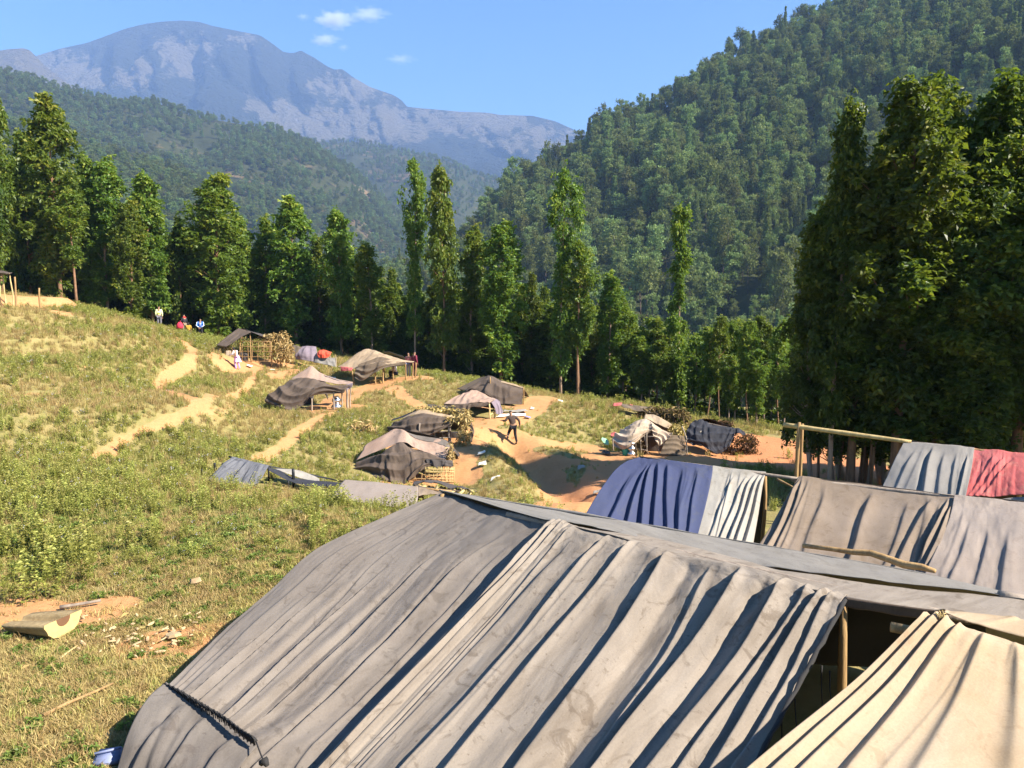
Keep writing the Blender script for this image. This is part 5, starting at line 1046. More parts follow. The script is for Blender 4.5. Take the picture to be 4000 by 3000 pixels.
ground_cloth('plastic_scrap', [og(2130, 555), og(2170, 560), og(2175, 540), og(2140, 535)], PALE, 'small pale plastic scrap on the path by the bank', 'scrap', seed=5)
# --- tent with a stalk stuffed corner
T = tent_root('stalk_corner_tent', C6(1050, 880, 31.3), 'dark tent with a pale roof edge and a corner stuffed with yellow stalks')
cloth('roof_sheet', [[C6(870, 585, 32.6), C6(975, 546, 32.6), C6(1150, 588, 32.2), C6(1390, 642, 31.7)], [C6(740, 645, 31.9), C6(900, 605, 31.7), C6(1110, 618, 31.5), C6(1300, 655, 31.4)]], TAN, T, 50, 12, 4, .02, 72)
cloth('side_sheet', [[C6(740, 640, 31.9), C6(900, 603, 31.68), C6(1110, 618, 31.48), C6(1300, 652, 31.4)], [C6(600, 722, 31.5), C6(830, 690, 31.1), C6(1080, 690, 31.1), C6(1292, 680, 31.2)],
   [C6(590, 780, 31.3), C6(830, 790, 30.8), C6(1070, 780, 30.9), C6(1285, 700, 31.1)], [C6(640, 800, 31.1), C6(880, 855, 30.7), C6(1060, 830, 30.8), C6(1275, 720, 31.0)]], SMOKE, T, 80, 50, 7, .05, 73, swag=(.09, 4, 2.5), rough=.03)
cloth('black_edge', [[C6(640, 655, 32.3), C6(780, 600, 32.5), C6(925, 540, 32.8)], [C6(630, 672, 32.2), C6(780, 618, 32.3), C6(925, 556, 32.6)]], NAVY, T, 30, 4, 2, .01, 74)
cloth('rear_roof', [[C6(1005, 490, 33.4), C6(1120, 500, 33.2), C6(1235, 520, 33.0), C6(1300, 520, 32.8)], [C6(1090, 545, 32.8), C6(1230, 560, 32.6), C6(1330, 580, 32.3), C6(1430, 615, 32.0)]], DARK, T, 40, 18, 7, .05, 75, rag=.1)
cloth('back_sheet', [[C6(870, 585, 32.6), C6(975, 546, 32.6), C6(1390, 642, 31.9)], [eave(C6(870, 585, 32.6), .2, 1.5), eave(C6(975, 546, 32.6), .2, 1.6), eave(C6(1390, 642, 31.9), .2, 1.5)]], DARK, T, 30, 14, 4, .03, 76)
husks('stalk_corner', [(C6(1420, 740, 31.0), (.28, .3, .75)), (C6(1410, 890, 30.7), (.3, .3, .5)), (C6(1350, 650, 31.2), (.6, .25, .12))], 900, T, 'husk', .17, 77)
husks('stalk_top', [(C6(1080, 535, 32.6), (1.0, .2, .12)), (C6(1280, 570, 32.2), (1.0, .25, .15))], 350, T, 'husk', .2, 78)
cloth('end_sheet', [[C6(1440, 660, 31.5), C6(1480, 650, 31.4)], [C6(1480, 780, 31.1), C6(1525, 790, 31.0)], [C6(1440, 950, 30.8), C6(1500, 900, 30.9)]], SMOKE, T, 20, 30, 4, .05, 79, swag=(.05, 3, 1))
for x, y_, Y in ((938, 700, 30.8), (1250, 690, 31.1), (1185, 790, 31.6), (1100, 800, 31.4), (1268, 730, 31.7)): gpost('post', C6(x, y_, Y), M['pole_grey'], T, .04)
for x0, y0, x1, y1 in ((1105, 862, 1305, 855), (1130, 800, 1270, 775)): pole('crossbar', C6(x0, y0, 31.0), C6(x1, y1, 31.0), .025, M['pole_grey'], T)
cloth('rear_wall', [[C6(1120, 790, 32.6), C6(1380, 790, 32.3)], [C6(1120, 900, 32.5), C6(1380, 930, 32.2)]], DARK, T, 20, 12, 4, .03, 80)
# --- large grey tent with stick lattice
T = tent_root('draped_grey_tent', C6(760, 1330, 27), 'grey tent with pinkish roof band, swagged front and stick lattice wall')
cloth('roof_sheet', [[C6(600, 812, 28.6), C6(705, 770, 28.6), C6(900, 832, 28.2), C6(1195, 880, 27.8), C6(1268, 955, 27.4)], [C6(372, 945, 28.0), C6(735, 800, 28.2), C6(905, 878, 27.8), C6(1100, 930, 27.5), C6(1258, 972, 27.2)],
   [C6(330, 1020, 27.7), C6(735, 850, 27.75), C6(900, 920, 27.5), C6(1095, 985, 27.2), C6(1240, 1030, 27.0)], [C6(258, 1118, 27.4), C6(716, 920, 27.4), C6(895, 980, 27.2), C6(1080, 1045, 26.95), C6(1218, 1088, 26.75)]], ROSE, T, 80, 44, 6, .03, 81, [(.27, .24, .012, .05, 0, 1.3)], rough=.02)
cloth('upper_sheet', [[C6(600, 806, 28.62), C6(705, 764, 28.63), C6(900, 826, 28.24), C6(1195, 874, 27.84), C6(1270, 950, 27.44)], [C6(368, 938, 28.05), C6(730, 795, 28.3), C6(905, 865, 27.9), C6(1090, 905, 27.65), C6(1262, 962, 27.3)]], GREY, T, 60, 10, 4, .02, 82, thick=.01)
cloth('front_sheet', [[C6(250, 1125, 27.3), C6(560, 1005, 27.2), C6(722, 908, 27.3), C6(900, 968, 27.1), C6(1215, 1080, 26.7)], [C6(235, 1195, 27.05), C6(500, 1085, 26.8), C6(750, 1040, 26.75), C6(960, 1050, 26.65), C6(1215, 1105, 26.5)],
   [C6(320, 1262, 26.8), C6(520, 1230, 26.5), C6(770, 1190, 26.4), C6(960, 1130, 26.4), C6(1130, 1150, 26.4)], [C6(420, 1330, 26.55), C6(570, 1350, 26.2), C6(770, 1370, 26.15), C6(900, 1265, 26.2), C6(1030, 1150, 26.3)]], SMOKE, T, 110, 70, 6, .06, 83, [(.34, .34, .02, .12, .35, 1.3)], swag=(.10, 3.2, 3.2), rough=.03)
cloth('black_drape', [[C6(1000, 1085, 26.45), C6(1150, 1095, 26.4), C6(1295, 1100, 26.5)], [C6(1020, 1150, 26.35), C6(1150, 1180, 26.3), C6(1300, 1180, 26.4)]], DARK, T, 40, 14, 9, .06, 84, rag=.25)
cloth('back_sheet', [[C6(600, 812, 28.6), C6(705, 770, 28.6), C6(1195, 880, 27.9), C6(1268, 955, 27.5)], [eave(C6(600, 812, 28.6), .2, 1.2), eave(C6(705, 770, 28.6), .2, 1.5), eave(C6(1195, 880, 27.9), .3, 1.5), eave(C6(1268, 955, 27.5), .3, 1.2)]], DARK, T, 30, 14, 4, .03, 85)
grid_sticks(T, C6, (1000, 1040, 1090, 1130, 1170, 1215, 1250, 1290, 1305), 1170, 1345, (1195, 1225, 1260, 1300, 1330), 990, 1310, 26.3, .017, mat='pole_pale')
grid_sticks(T, C6, (885, 960), 1240, 1345, (1300,), 860, 1000, 26.25, .02)
husks('stalk_edge', [(C6(1275, 1040, 26.8), (.12, .12, .5))], 160, T, 'husk', .14, 86)
for x, y_, Y in ((722, 915, 27.6), (1260, 975, 27.3), (1215, 1095, 26.6)): gpost('post', C6(x, y_, Y), M['pole'], T, .04)
# --- grey netting and black sling
T = tent_root('netting_shelter', L5(560, 380, 22), 'low shelter of grey netting and a sagging black sheet among the weeds', 'shelter')
cloth('net_sheet', [[L5(385, 155, 22.6), L5(470, 175, 22.5), L5(560, 200, 22.4), L5(645, 222, 22.3)], [L5(290, 245, 22.0), L5(390, 265, 21.9), L5(500, 285, 21.8), L5(600, 300, 21.7)], [L5(185, 345, 21.5), L5(300, 375, 21.3), L5(430, 400, 21.2), L5(545, 385, 21.2)]], NET, T, 80, 40, 26, .05, 87, wid=(.005, .02))
cloth('black_sling', [[L5(640, 222, 22.3), L5(730, 255, 22.4), L5(830, 300, 22.4), L5(1000, 325, 22.2), L5(1185, 340, 21.9)], [L5(645, 250, 22.1), L5(740, 300, 21.9), L5(850, 345, 21.8), L5(1000, 362, 21.7), L5(1165, 358, 21.7)]], NAVY, T, 60, 12, 5, .03, 88)
cloth('white_lining', [[L5(700, 245, 23.0), L5(850, 252, 23.2), L5(960, 285, 23.0), L5(1010, 305, 22.8)], [L5(690, 248, 22.5), L5(800, 290, 22.5), L5(930, 318, 22.4), L5(1010, 325, 22.3)]], WHITE, T, 30, 14, 6, .03, 89)
cloth('far_edge', [[L5(645, 220, 22.8), L5(820, 250, 23.3), L5(1000, 290, 23.1), L5(1185, 335, 22.4)], [L5(645, 228, 22.8), L5(820, 258, 23.2), L5(1000, 300, 23.0), L5(1185, 342, 22.4)]], NAVY, T, 40, 4, 2, .02, 90)
for x, y_, Y, r_ in ((165, 245, 22.2, .035), (255, 198, 22.9, .04), (312, 200, 23.2, .03), (820, 240, 22.2, .05), (893, 340, 21.6, .03), (785, 330, 21.7, .03), (1065, 350, 21.7, .03), (1140, 345, 21.6, .025), (640, 222, 22.5, .03)): gpost('post', L5(x, y_, Y), M['black'], T, r_)
pole('ridge_pole', L5(360, 155, 22.7), L5(660, 226, 22.3), .03, M['black'], T)
# --- grey sheet among the tall weeds
T = tent_root('grey_sheet_tent', L5(1500, 450, 19.8), 'plain grey sheet tent half hidden by tall weeds')
gs = [[L5(1190, 320, 20.3), L5(1450, 340, 20.0), L5(1720, 372, 19.7)], [L5(1140, 380, 19.6), L5(1420, 410, 19.2), L5(1720, 440, 18.9)], [L5(1090, 450, 19.1), L5(1400, 500, 18.5), L5(1700, 530, 18.2)]]
cloth('sheet', gs, LGREY, T, 50, 30, 3, .02, 91)
cloth('end_sheet', [[L5(1720, 372, 19.7), L5(1800, 385, 19.9), L5(1895, 400, 20.0)], [L5(1720, 440, 18.9), L5(1780, 430, 19.3), L5(1880, 425, 19.6)]], TAUPE, T, 20, 12, 5, .03, 92)
cloth('back_sheet', [[p_ for p_ in gs[0]], [eave(p_, .2, 1.3) for p_ in gs[0]]], SMOKE, T, 20, 12, 3, .03, 93)
pole('ridge_pole', gs[0][0] + Vector((-.2, .05, -.05)), gs[0][2] + Vector((.9, 0, -.12)), .035, M['pole'], T)
gpost('post', gs[0][0] + Vector((0, .05, -.05)), M['black'], T, .03)
# --- pile of firewood under black sheets
T = tent_root('firewood_stack', L5(1900, 410, 21.2), 'firewood covered with black strips beside the stick lattice', 'firewood')
for k in range(16):
    x = 1690 + k * 28; y_ = 358 + (x - 1690) * .1; p_ = L5(x, y_ + random.uniform(-4, 8), 21.2 + random.uniform(-.2, .3)); pole('log', p_, p_ + Vector((random.uniform(-.35, .35), -.5, random.uniform(-.12, .05))), .045, M['pole_pale'], T, seg=6, n=2)
cloth('black_sheet', [[L5(1690, 335, 21.8), L5(1800, 320, 21.7), L5(1950, 345, 21.5), L5(2150, 405, 21.3)], [L5(1680, 352, 21.3), L5(1800, 345, 21.2), L5(1950, 372, 21.0), L5(2110, 410, 20.9)]], DARK, T, 40, 12, 7, .05, 94, rag=.08)
cloth('strip', [[L5(1690, 358, 20.9), L5(1850, 385, 20.8), L5(2020, 400, 20.7)], [L5(1700, 368, 20.8), L5(1850, 394, 20.7), L5(2020, 410, 20.6)]], SMOKE, T, 30, 5, 3, .03, 95)
# --- sand coloured tent with knotted door
T = tent_root('knotted_door_tent', K7(900, 780, 33.2), 'sand coloured tent with its front knotted up over a dark doorway')
cloth('roof_sheet', [[K7(755, 235, 34.4), K7(830, 235, 34.3), K7(920, 258, 34.0), K7(1110, 370, 33.4)], [K7(735, 288, 33.9), K7(830, 315, 33.7), K7(930, 370, 33.4), K7(1060, 425, 33.0)]], CREAM, T, 40, 14, 4, .02, 96)
cloth('left_front', [[K7(520, 400, 34.0), K7(600, 345, 33.8), K7(740, 300, 33.7), K7(830, 345, 33.5), K7(845, 400, 33.2)], [K7(420, 480, 33.5), K7(560, 430, 33.3), K7(690, 410, 33.2), K7(780, 420, 33.1), K7(838, 440, 33.0)],
   [K7(325, 555, 33.2), K7(480, 540, 32.8), K7(620, 510, 32.7), K7(740, 470, 32.8), K7(825, 450, 32.9)], [K7(315, 655, 33.0), K7(470, 695, 32.5), K7(600, 625, 32.5), K7(720, 530, 32.7), K7(815, 462, 32.85)]], SAND, T, 80, 50, 6, .05, 97, swag=(.10, 4.5, 3.0), rough=.03)
cloth('right_front', [[K7(830, 345, 33.5), K7(960, 420, 33.2), K7(1105, 490, 32.9)], [K7(835, 420, 33.0), K7(960, 480, 32.8), K7(1105, 510, 32.75)], [K7(845, 455, 32.9), K7(920, 540, 32.6), K7(1030, 570, 32.6)], [K7(865, 530, 32.7), K7(900, 610, 32.5), K7(940, 655, 32.45)]], SAND, T, 50, 44, 5, .05, 98, swag=(.08, 4, -2.0), rough=.03)
cloth('side_wall', [[K7(1105, 505, 32.75), K7(1190, 512, 32.8), K7(1275, 520, 33.0)], [K7(1010, 610, 32.55), K7(1150, 640, 32.5), K7(1290, 650, 32.8)], [K7(940, 760, 32.3), K7(1120, 785, 32.2), K7(1305, 800, 32.5)]], BROWN, T, 40, 34, 3, .02, 99, swag=(.05, 4, .5))
cloth('rear_wall', [[K7(560, 480, 34.6), K7(760, 440, 34.6), K7(1000, 480, 34.4)], [K7(560, 740, 34.6), K7(760, 770, 34.6), K7(1000, 780, 34.4)]], DARK, T, 24, 16, 4, .03, 100)
cloth('back_sheet', [[K7(755, 235, 34.4), K7(920, 258, 34.1), K7(1110, 370, 33.6)], [eave(K7(755, 235, 34.4), .2, 1.8), eave(K7(920, 258, 34.1), .2, 1.9), eave(K7(1110, 370, 33.6), .3, 1.8)]], DARK, T, 24, 14, 4, .03, 101)
husks('stalk_roof', [(K7(1150, 430, 33.2), (.32, .25, .32)), (K7(1220, 460, 33.1), (.18, .25, .35))], 420, T, 'husk', .16, 102, .5)
husks('stalk_wall', [(K7(680, 670, 32.8), (.35, .12, .4))], 160, T, 'husk_dark', .2, 103)
for a_, b_ in (((1238, 390), (1305, 575)), ((740, 520), (790, 760)), ((770, 470), (775, 740)), ((640, 690), (780, 715)), ((625, 600), (640, 760)), ((690, 570), (700, 760)), ((320, 560), (325, 720)), ((930, 660), (935, 770)), ((1290, 520), (1310, 800)), ((780, 530), (860, 528))): pole('pole', K7(*a_, 32.75), K7(*b_, 32.6), .03, M['pole_grey'], T, seg=6)
# --- dark low tent
T = tent_root('dark_low_tent', K7(1700, 700, 36.3), 'low blue black tarpaulin tent shaded by the grove')
cloth('main_sheet', [[K7(1385, 315, 37.6), K7(1500, 292, 37.5), K7(1600, 360, 37.2), K7(1840, 400, 36.8), K7(1955, 425, 36.5)], [K7(1300, 420, 37.0), K7(1440, 430, 36.7), K7(1600, 450, 36.5), K7(1800, 470, 36.3), K7(1940, 500, 36.1)],
   [K7(1305, 560, 36.4), K7(1450, 560, 36.1), K7(1600, 580, 35.9), K7(1750, 610, 35.8), K7(1900, 590, 35.8)], [K7(1400, 600, 36.1), K7(1530, 650, 35.8), K7(1660, 745, 35.6), K7(1760, 745, 35.6), K7(1880, 650, 35.7)]], NAVY, T, 90, 60, 7, .05, 104, swag=(.06, 4, 3), rough=.04)
cloth('roof_sheet', [[K7(1500, 292, 37.5), K7(1620, 296, 37.6), K7(1720, 320, 37.4), K7(1860, 395, 37.0)], [K7(1520, 305, 37.9), K7(1650, 330, 38.2), K7(1760, 370, 38.0), K7(1900, 430, 37.4)]], DARK, T, 30, 12, 4, .03, 105)
cloth('end_clump', [[K7(1935, 415, 36.6), K7(2000, 420, 36.5), K7(2070, 470, 36.4)], [K7(1940, 500, 36.2), K7(2010, 490, 36.1), K7(2090, 500, 36.2)]], NAVY, T, 20, 14, 6, .08, 106)
cloth('pale_strip', [[K7(1595, 362, 37.15), K7(1605, 375, 37.1)], [K7(1470, 470, 36.6), K7(1480, 478, 36.6)]], WHITE, T, 6, 12, 0, 0, 107)
husks('stalk_wall', [(K7(1990, 620, 36.6), (1.0, .5, .55)), (K7(2130, 640, 36.8), (.5, .5, .6)), (K7(1700, 340, 38.0), (.9, .2, .15))], 900, T, 'husk_dark', .24, 108)
cloth('back_sheet', [[K7(1385, 315, 37.6), K7(1620, 300, 37.8), K7(1955, 425, 36.8)], [eave(K7(1385, 315, 37.6), 0, 1.8), eave(K7(1620, 300, 37.8), .2, 1.8), eave(K7(1955, 425, 36.8), .4, 1.8)]], DARK, T, 20, 12, 3, .03, 109)
pole('pole', K7(1400, 312, 37.6), K7(1980, 430, 36.6), .03, M['pole_grey'], T)
# --- brown thatched shelter behind
T = tent_root('brown_thatch_shelter', K7(900, 280, 41), 'long low brown thatched shelter at the edge of the trees', 'shelter')
cloth('roof_sheet', [[K7(400, 88, 42.5), K7(650, 120, 42.2), K7(900, 150, 41.8), K7(1160, 185, 41.5)], [K7(480, 150, 41.2), K7(700, 200, 41.0), K7(920, 240, 40.8), K7(1190, 280, 40.5)]], BROWN, T, 50, 14, 6, .05, 110)
husks('thatch', [(K7(1080, 250, 41.0), (1.2, .7, .45)), (K7(900, 190, 41.5), (1.0, .6, .25)), (K7(1180, 310, 40.6), (.5, .5, .6))], 1500, T, 'husk_dark', .34, 111)
for x in (1210, 1000, 700): gpost('post', K7(x, 250, 40.8), M['pole'], T, .04)
rc = tent_root('pink_cloth', K7(360, 110, 42), 'faded pink cloth thrown over the end of the brown thatched shelter', 'cloth')
cloth('drape', [[K7(330, 80, 42.4), K7(440, 70, 42.4)], [K7(315, 120, 42.0), K7(430, 110, 42.0)]], RED, rc, 16, 12, 6, .05, 112)
cloth('strip', [[K7(540, 98, 42.3), K7(650, 118, 42.2)], [K7(540, 110, 42.2), K7(650, 128, 42.1)]], RED, rc, 12, 4, 3, .02, 113)
gp = lambda cx, cy_: onground((2300 + cx * .29385) / PF, (1550 + cy_ * .29385) / PF)
gt = tent_root('green_plastic_sheet', K7(215, 640, 33.6), 'pale green plastic sheet beside the sand coloured tent', 'plastic sheet')
cloth('sheet', [[K7(175, 550, 34.0), K7(225, 565, 33.9)], [K7(170, 580, 33.8), K7(262, 590, 33.7)], [K7(215, 635, 33.5), K7(265, 640, 33.5)]], m_cloth('green_plastic', (.28, .55, .30, 1), (.2, .4, .22, 1), (.4, .66, .42, 1), .3, 4), gt, 14, 14, 3, .03, 114)
wt_ = tent_root('white_rag', K7(450, 450, 34), 'white rag hanging at the left edge of the sand coloured tent', 'cloth')
cloth('rag', [[K7(470, 410, 33.9), K7(520, 395, 33.9)], [K7(420, 465, 33.7), K7(470, 440, 33.7)]], WHITE, wt_, 12, 10, 4, .03, 115)
ground_cloth('dark_rag', [gp(160, 770), gp(310, 800), gp(290, 780), gp(200, 745)], DARK, 'dark rag lying on the bare soil before the sand coloured tent', 'cloth', .08, 6)
# --- open hut at the left edge
T = tent_root('open_hut', M6(120, 760, 47), 'flat roofed open hut on thin posts at the far left edge', 'hut')
cloth('roof_sheet', [[M6(-900, 240, 48.5), M6(-300, 290, 48.3), M6(90, 318, 48.0), M6(265, 362, 47.6)], [M6(-900, 300, 46.2), M6(-300, 350, 46.2), M6(80, 370, 46.3), M6(255, 385, 46.4)]], SMOKE, T, 40, 14, 4, .03, 116)
cloth('under_shade_sheet', [[M6(-900, 310, 46.2), M6(-300, 352, 46.2), M6(200, 376, 46.4)], [M6(-900, 380, 46.3), M6(-300, 400, 46.3), M6(180, 392, 46.5)]], DARK, T, 30, 8, 4, .02, 117)  # dark sheet added in place of the shade under the roof
for x0, y0, x1, y1 in ((60, 380, 118, 745), (205, 375, 248, 790), (-30, 380, 8, 740), (-260, 360, -250, 760), (-600, 330, -600, 760)):
    b_ = M6(x1, y1, 46.6); b_.z = g(b_.x, b_.y) - .1; pole('post', b_, M6(x0, y0, 46.8), .045, M['pole_pale'], T, bow=.03)
for (x, y0, Y, lb) in ((320, 450, 46.0, 'tall bare post standing on the mound before the open hut'), (845, 690, 47.5, 'short stump of a post on the right end of the mound')):
    tp_ = M6(x, y0, Y); b_ = drop((tp_.x, tp_.y), -.1); V, F = tube_data(*bent(b_, tp_, .06, .05, 5, .02), 8); solo('wooden_post', mesh_of('wooden_post', V, F, M['pole'], True), lb, 'post', base=b_)

# ================================================================= people
def skin_mesh(name, J, E_, rad, mat, parent, sub=2, root=0):
    names = list(J); ix = {k: i for i, k in enumerate(names)}
    me = bpy.data.meshes.new(name); me.from_pydata([J[k] for k in names], [(ix[a], ix[b]) for a, b in E_ if a in ix and b in ix], []); me.materials.append(mat)
    o = bpy.data.objects.new(name, me); COL.objects.link(o); o.parent = parent
    sm = o.modifiers.new('skin', 'SKIN'); sm.use_smooth_shade = True
    for k in names:
        sv = me.skin_vertices[0].data[ix[k]]; r_ = rad[k]; sv.radius = r_ if isinstance(r_, tuple) else (r_, r_); sv.use_root = False
    me.skin_vertices[0].data[root].use_root = True
    ss_ = o.modifiers.new('smooth', 'SUBSURF'); ss_.levels = sub; ss_.render_levels = sub
    return o
SKIN = m_plain('skin', (.30, .165, .10, 1), .6, .1); HAIR = m_plain('black_hair', (.012, .010, .009, 1), .5, .2)
def fabric(name, c): return m_plain(name, c, .9, .2, 12)
STAND = dict(pelvis=(0, 0, .93), belly=(0, 0, 1.08), chest=(0, .0, 1.30), neck=(0, 0, 1.46), head=(0, .02, 1.57), crown=(0, .01, 1.66),
   sho_l=(-.17, 0, 1.38), elb_l=(-.22, -.02, 1.12), wri_l=(-.2, .08, .90), sho_r=(.17, 0, 1.38), elb_r=(.22, -.02, 1.12), wri_r=(.2, .08, .90),
   hip_l=(-.09, 0, .88), kne_l=(-.10, .02, .49), ank_l=(-.10, -.01, .08), toe_l=(-.11, .15, .03), hip_r=(.09, 0, .88), kne_r=(.10, .02, .49), ank_r=(.10, -.01, .08), toe_r=(.11, .15, .03))
RAD = dict(pelvis=(.13, .10), belly=(.125, .095), chest=(.15, .10), neck=.052, head=(.082, .095), crown=(.055, .06), sho_l=.06, elb_l=.042, wri_l=.03, sho_r=.06, elb_r=.042, wri_r=.03,
   hip_l=.085, kne_l=.058, ank_l=.038, toe_l=.032, hip_r=.085, kne_r=.058, ank_r=.038, toe_r=.032)
LIMB = [('pelvis', 'belly'), ('belly', 'chest'), ('chest', 'neck'), ('neck', 'head'), ('head', 'crown'), ('chest', 'sho_l'), ('sho_l', 'elb_l'), ('elb_l', 'wri_l'), ('chest', 'sho_r'), ('sho_r', 'elb_r'), ('elb_r', 'wri_r'),
   ('pelvis', 'hip_l'), ('hip_l', 'kne_l'), ('kne_l', 'ank_l'), ('ank_l', 'toe_l'), ('pelvis', 'hip_r'), ('hip_r', 'kne_r'), ('kne_r', 'ank_r'), ('ank_r', 'toe_r')]
def person(loc, rz, label, pose, scale, top, bottom, long_sleeve=True, hair='short', skirt=None, shoes=None, group=None):
    J = dict(STAND); J.update(pose); r_ = empty('person', loc, label, 'person', group); r_.rotation_euler = (0, 0, rz); r_.scale = (scale,) * 3
    Jb = dict(J); Rb = dict(RAD); E_ = list(LIMB)
    for s in 'lr':                                       # palms and fingers
        e = Vector(J['elb_' + s]); w = Vector(J['wri_' + s]); d = (w - e).normalized(); sx = Vector((1, 0, 0)) - d * d.x; sx = sx.normalized() if sx.length > .2 else Vector((0, 1, 0)); bn = d.cross(sx)
        Jb['palm_' + s] = tuple(w + d * .07); Rb['palm_' + s] = .028; E_.append(('wri_' + s, 'palm_' + s))
        for k, (o_, ln) in enumerate(((-.027, .065), (-.009, .08), (.009, .078), (.027, .06))):
            a_ = w + d * .10 + sx * o_; b_ = a_ + d * ln * .55 + bn * .008; c_ = b_ + d * ln * .4 + bn * .025
            for t_, q_ in enumerate((a_, b_, c_)): Jb['f%d%d%s' % (k, t_, s)] = tuple(q_); Rb['f%d%d%s' % (k, t_, s)] = .0095
            E_ += [('palm_' + s, 'f%d0%s' % (k, s)), ('f%d0%s' % (k, s), 'f%d1%s' % (k, s)), ('f%d1%s' % (k, s), 'f%d2%s' % (k, s))]
        th = w + d * .04 + sx * (.04 if s == 'l' else -.04); Jb['th_' + s] = tuple(th); Jb['tt_' + s] = tuple(th + d * .045 + sx * (.012 if s == 'l' else -.012)); Rb['th_' + s] = .011; Rb['tt_' + s] = .0095; E_ += [('wri_' + s, 'th_' + s), ('th_' + s, 'tt_' + s)]
    skin_mesh('body', Jb, E_, Rb, SKIN, r_)
    up = lambda ks, add: {k: ((RAD[k][0] + add, RAD[k][1] + add) if isinstance(RAD[k], tuple) else RAD[k] + add) for k in ks}
    ks = ['pelvis', 'belly', 'chest', 'sho_l', 'elb_l', 'sho_r', 'elb_r'] + (['wri_l', 'wri_r'] if long_sleeve else [])
    J2 = {k: J[k] for k in ks}; J2['pelvis'] = tuple(Vector(J['pelvis']).lerp(Vector(J['belly']), .1)); J2['collar'] = tuple(Vector(J['chest']).lerp(Vector(J['neck']), .62)); R2 = up(ks, .018); R2['collar'] = .075
    skin_mesh('jacket', J2, LIMB + [('chest', 'collar')], R2, top, r_)
    ks = ['pelvis', 'hip_l', 'kne_l', 'ank_l', 'hip_r', 'kne_r', 'ank_r']; skin_mesh('trousers', {k: J[k] for k in ks}, LIMB, up(ks, .016), bottom, r_)
    for s in 'lr': skin_mesh('shoe', {k + s: J[k + s] for k in ('ank_', 'toe_')}, LIMB, {'ank_' + s: .05, 'toe_' + s: .042}, shoes or M['black'], r_, 1)
    h = Vector(J['head']); c = Vector(J['crown']); hd = {'a': tuple(h + Vector((0, -.035, .02))), 'b': tuple(c + Vector((0, -.01, .01)))}; hr = {'a': (.088, .085), 'b': (.072, .078)}; he = [('a', 'b')]
    if hair == 'long': hd.update({'c': tuple(h + Vector((0, -.075, -.10))), 'd': tuple(h + Vector((0, -.10, -.28)))}); hr.update({'c': (.06, .04), 'd': (.04, .02)}); he += [('a', 'c'), ('c', 'd')]
    skin_mesh('hair', hd, he, hr, HAIR, r_)
    if skirt:
        V, F = [], []; n = 28; pz = Vector(J['pelvis'])
        for i, (z_, ra) in enumerate(((.14, .13), (0, .17), (-.15, .22), (-.36, .29))):
            for k in range(n):
                a_ = 2 * math.pi * k / n; w_ = 1 + .10 * math.sin(a_ * 7 + i) * (i / 3); V.append((pz.x + ra * w_ * math.cos(a_) * 1.1 + .06 * i * .6, pz.y + ra * w_ * .8 * math.sin(a_), pz.z + z_))
        for i in range(3):
            for k in range(n): F.append([i * n + k, i * n + (k + 1) % n, (i + 1) * n + (k + 1) % n, (i + 1) * n + k])
        o = bpy.data.objects.new('skirt', mesh_of('skirt', V, F, skirt, True)); COL.objects.link(o); o.parent = r_
    return r_
def part_of(r_, nm): return [c for c in r_.children if c.name.startswith(nm)][0]
runp = dict(pelvis=(.03, 0, .86), belly=(.02, .04, 1.0), chest=(-.02, .12, 1.2), neck=(-.05, .17, 1.36), head=(-.07, .20, 1.47), crown=(-.08, .20, 1.56), sho_l=(-.19, .12, 1.28), elb_l=(-.33, .05, 1.10), wri_l=(-.44, .22, 1.10), sho_r=(.15, .11, 1.28), elb_r=(.32, .0, 1.12), wri_r=(.35, .06, .90),
   hip_l=(-.06, 0, .82), kne_l=(-.13, .24, .55), ank_l=(-.24, -.12, .42), toe_l=(-.25, -.16, .28), hip_r=(.11, 0, .82), kne_r=(.13, .02, .47), ank_r=(.19, -.10, .10), toe_r=(.17, .04, .02))
mp = onground(1107, 961); person(mp, R(8), 'running person in a brown jacket and black trousers seen from behind', runp, 1.0, fabric('brown_jacket', (.075, .05, .038, 1)), fabric('black_trousers', (.012, .012, .015, 1)))
girlp = dict(belly=(-.02, .03, 1.08), chest=(-.05, .08, 1.28), neck=(-.08, .13, 1.42), head=(-.10, .18, 1.52), crown=(-.11, .19, 1.61), sho_l=(-.2, .09, 1.34), elb_l=(-.22, .22, 1.12), wri_l=(-.18, .40, 1.08), sho_r=(.13, .07, 1.34), elb_r=(.14, .2, 1.1), wri_r=(.06, .40, 1.06), kne_l=(-.08, .10, .49), kne_r=(.12, -.02, .48), ank_r=(.14, -.14, .09), toe_r=(.14, .0, .03))
LIL = fabric('lilac_cotton', (.46, .27, .55, 1))
person(onground(512, 799), R(75), 'person in a white top and lilac skirt and trousers walking before the thatched hut', girlp, .86, fabric('white_cotton', (.80, .78, .80, 1)), LIL, hair='long', skirt=fabric('pale_lilac', (.62, .42, .66, 1)), shoes=fabric('white_shoe', (.7, .7, .7, 1)))
backp = dict(elb_l=(-.25, -.10, 1.12), wri_l=(-.07, -.17, .98), elb_r=(.25, -.10, 1.12), wri_r=(.05, -.18, .96))
NAVYT = fabric('dark_trousers', (.02, .02, .03, 1))
def upslope(px, py, Y): x = P(px, py, Y).x; return Vector((x, Y, g(x, Y)))
bj = person(upslope(434, 733, 58), R(10), 'person in a blue jacket with white sleeve stripes standing hands behind back', backp, 1.0, fabric('blue_jacket', (.05, .17, .55, 1)), NAVYT)
WHT = fabric('white_print', (.85, .85, .88, 1))
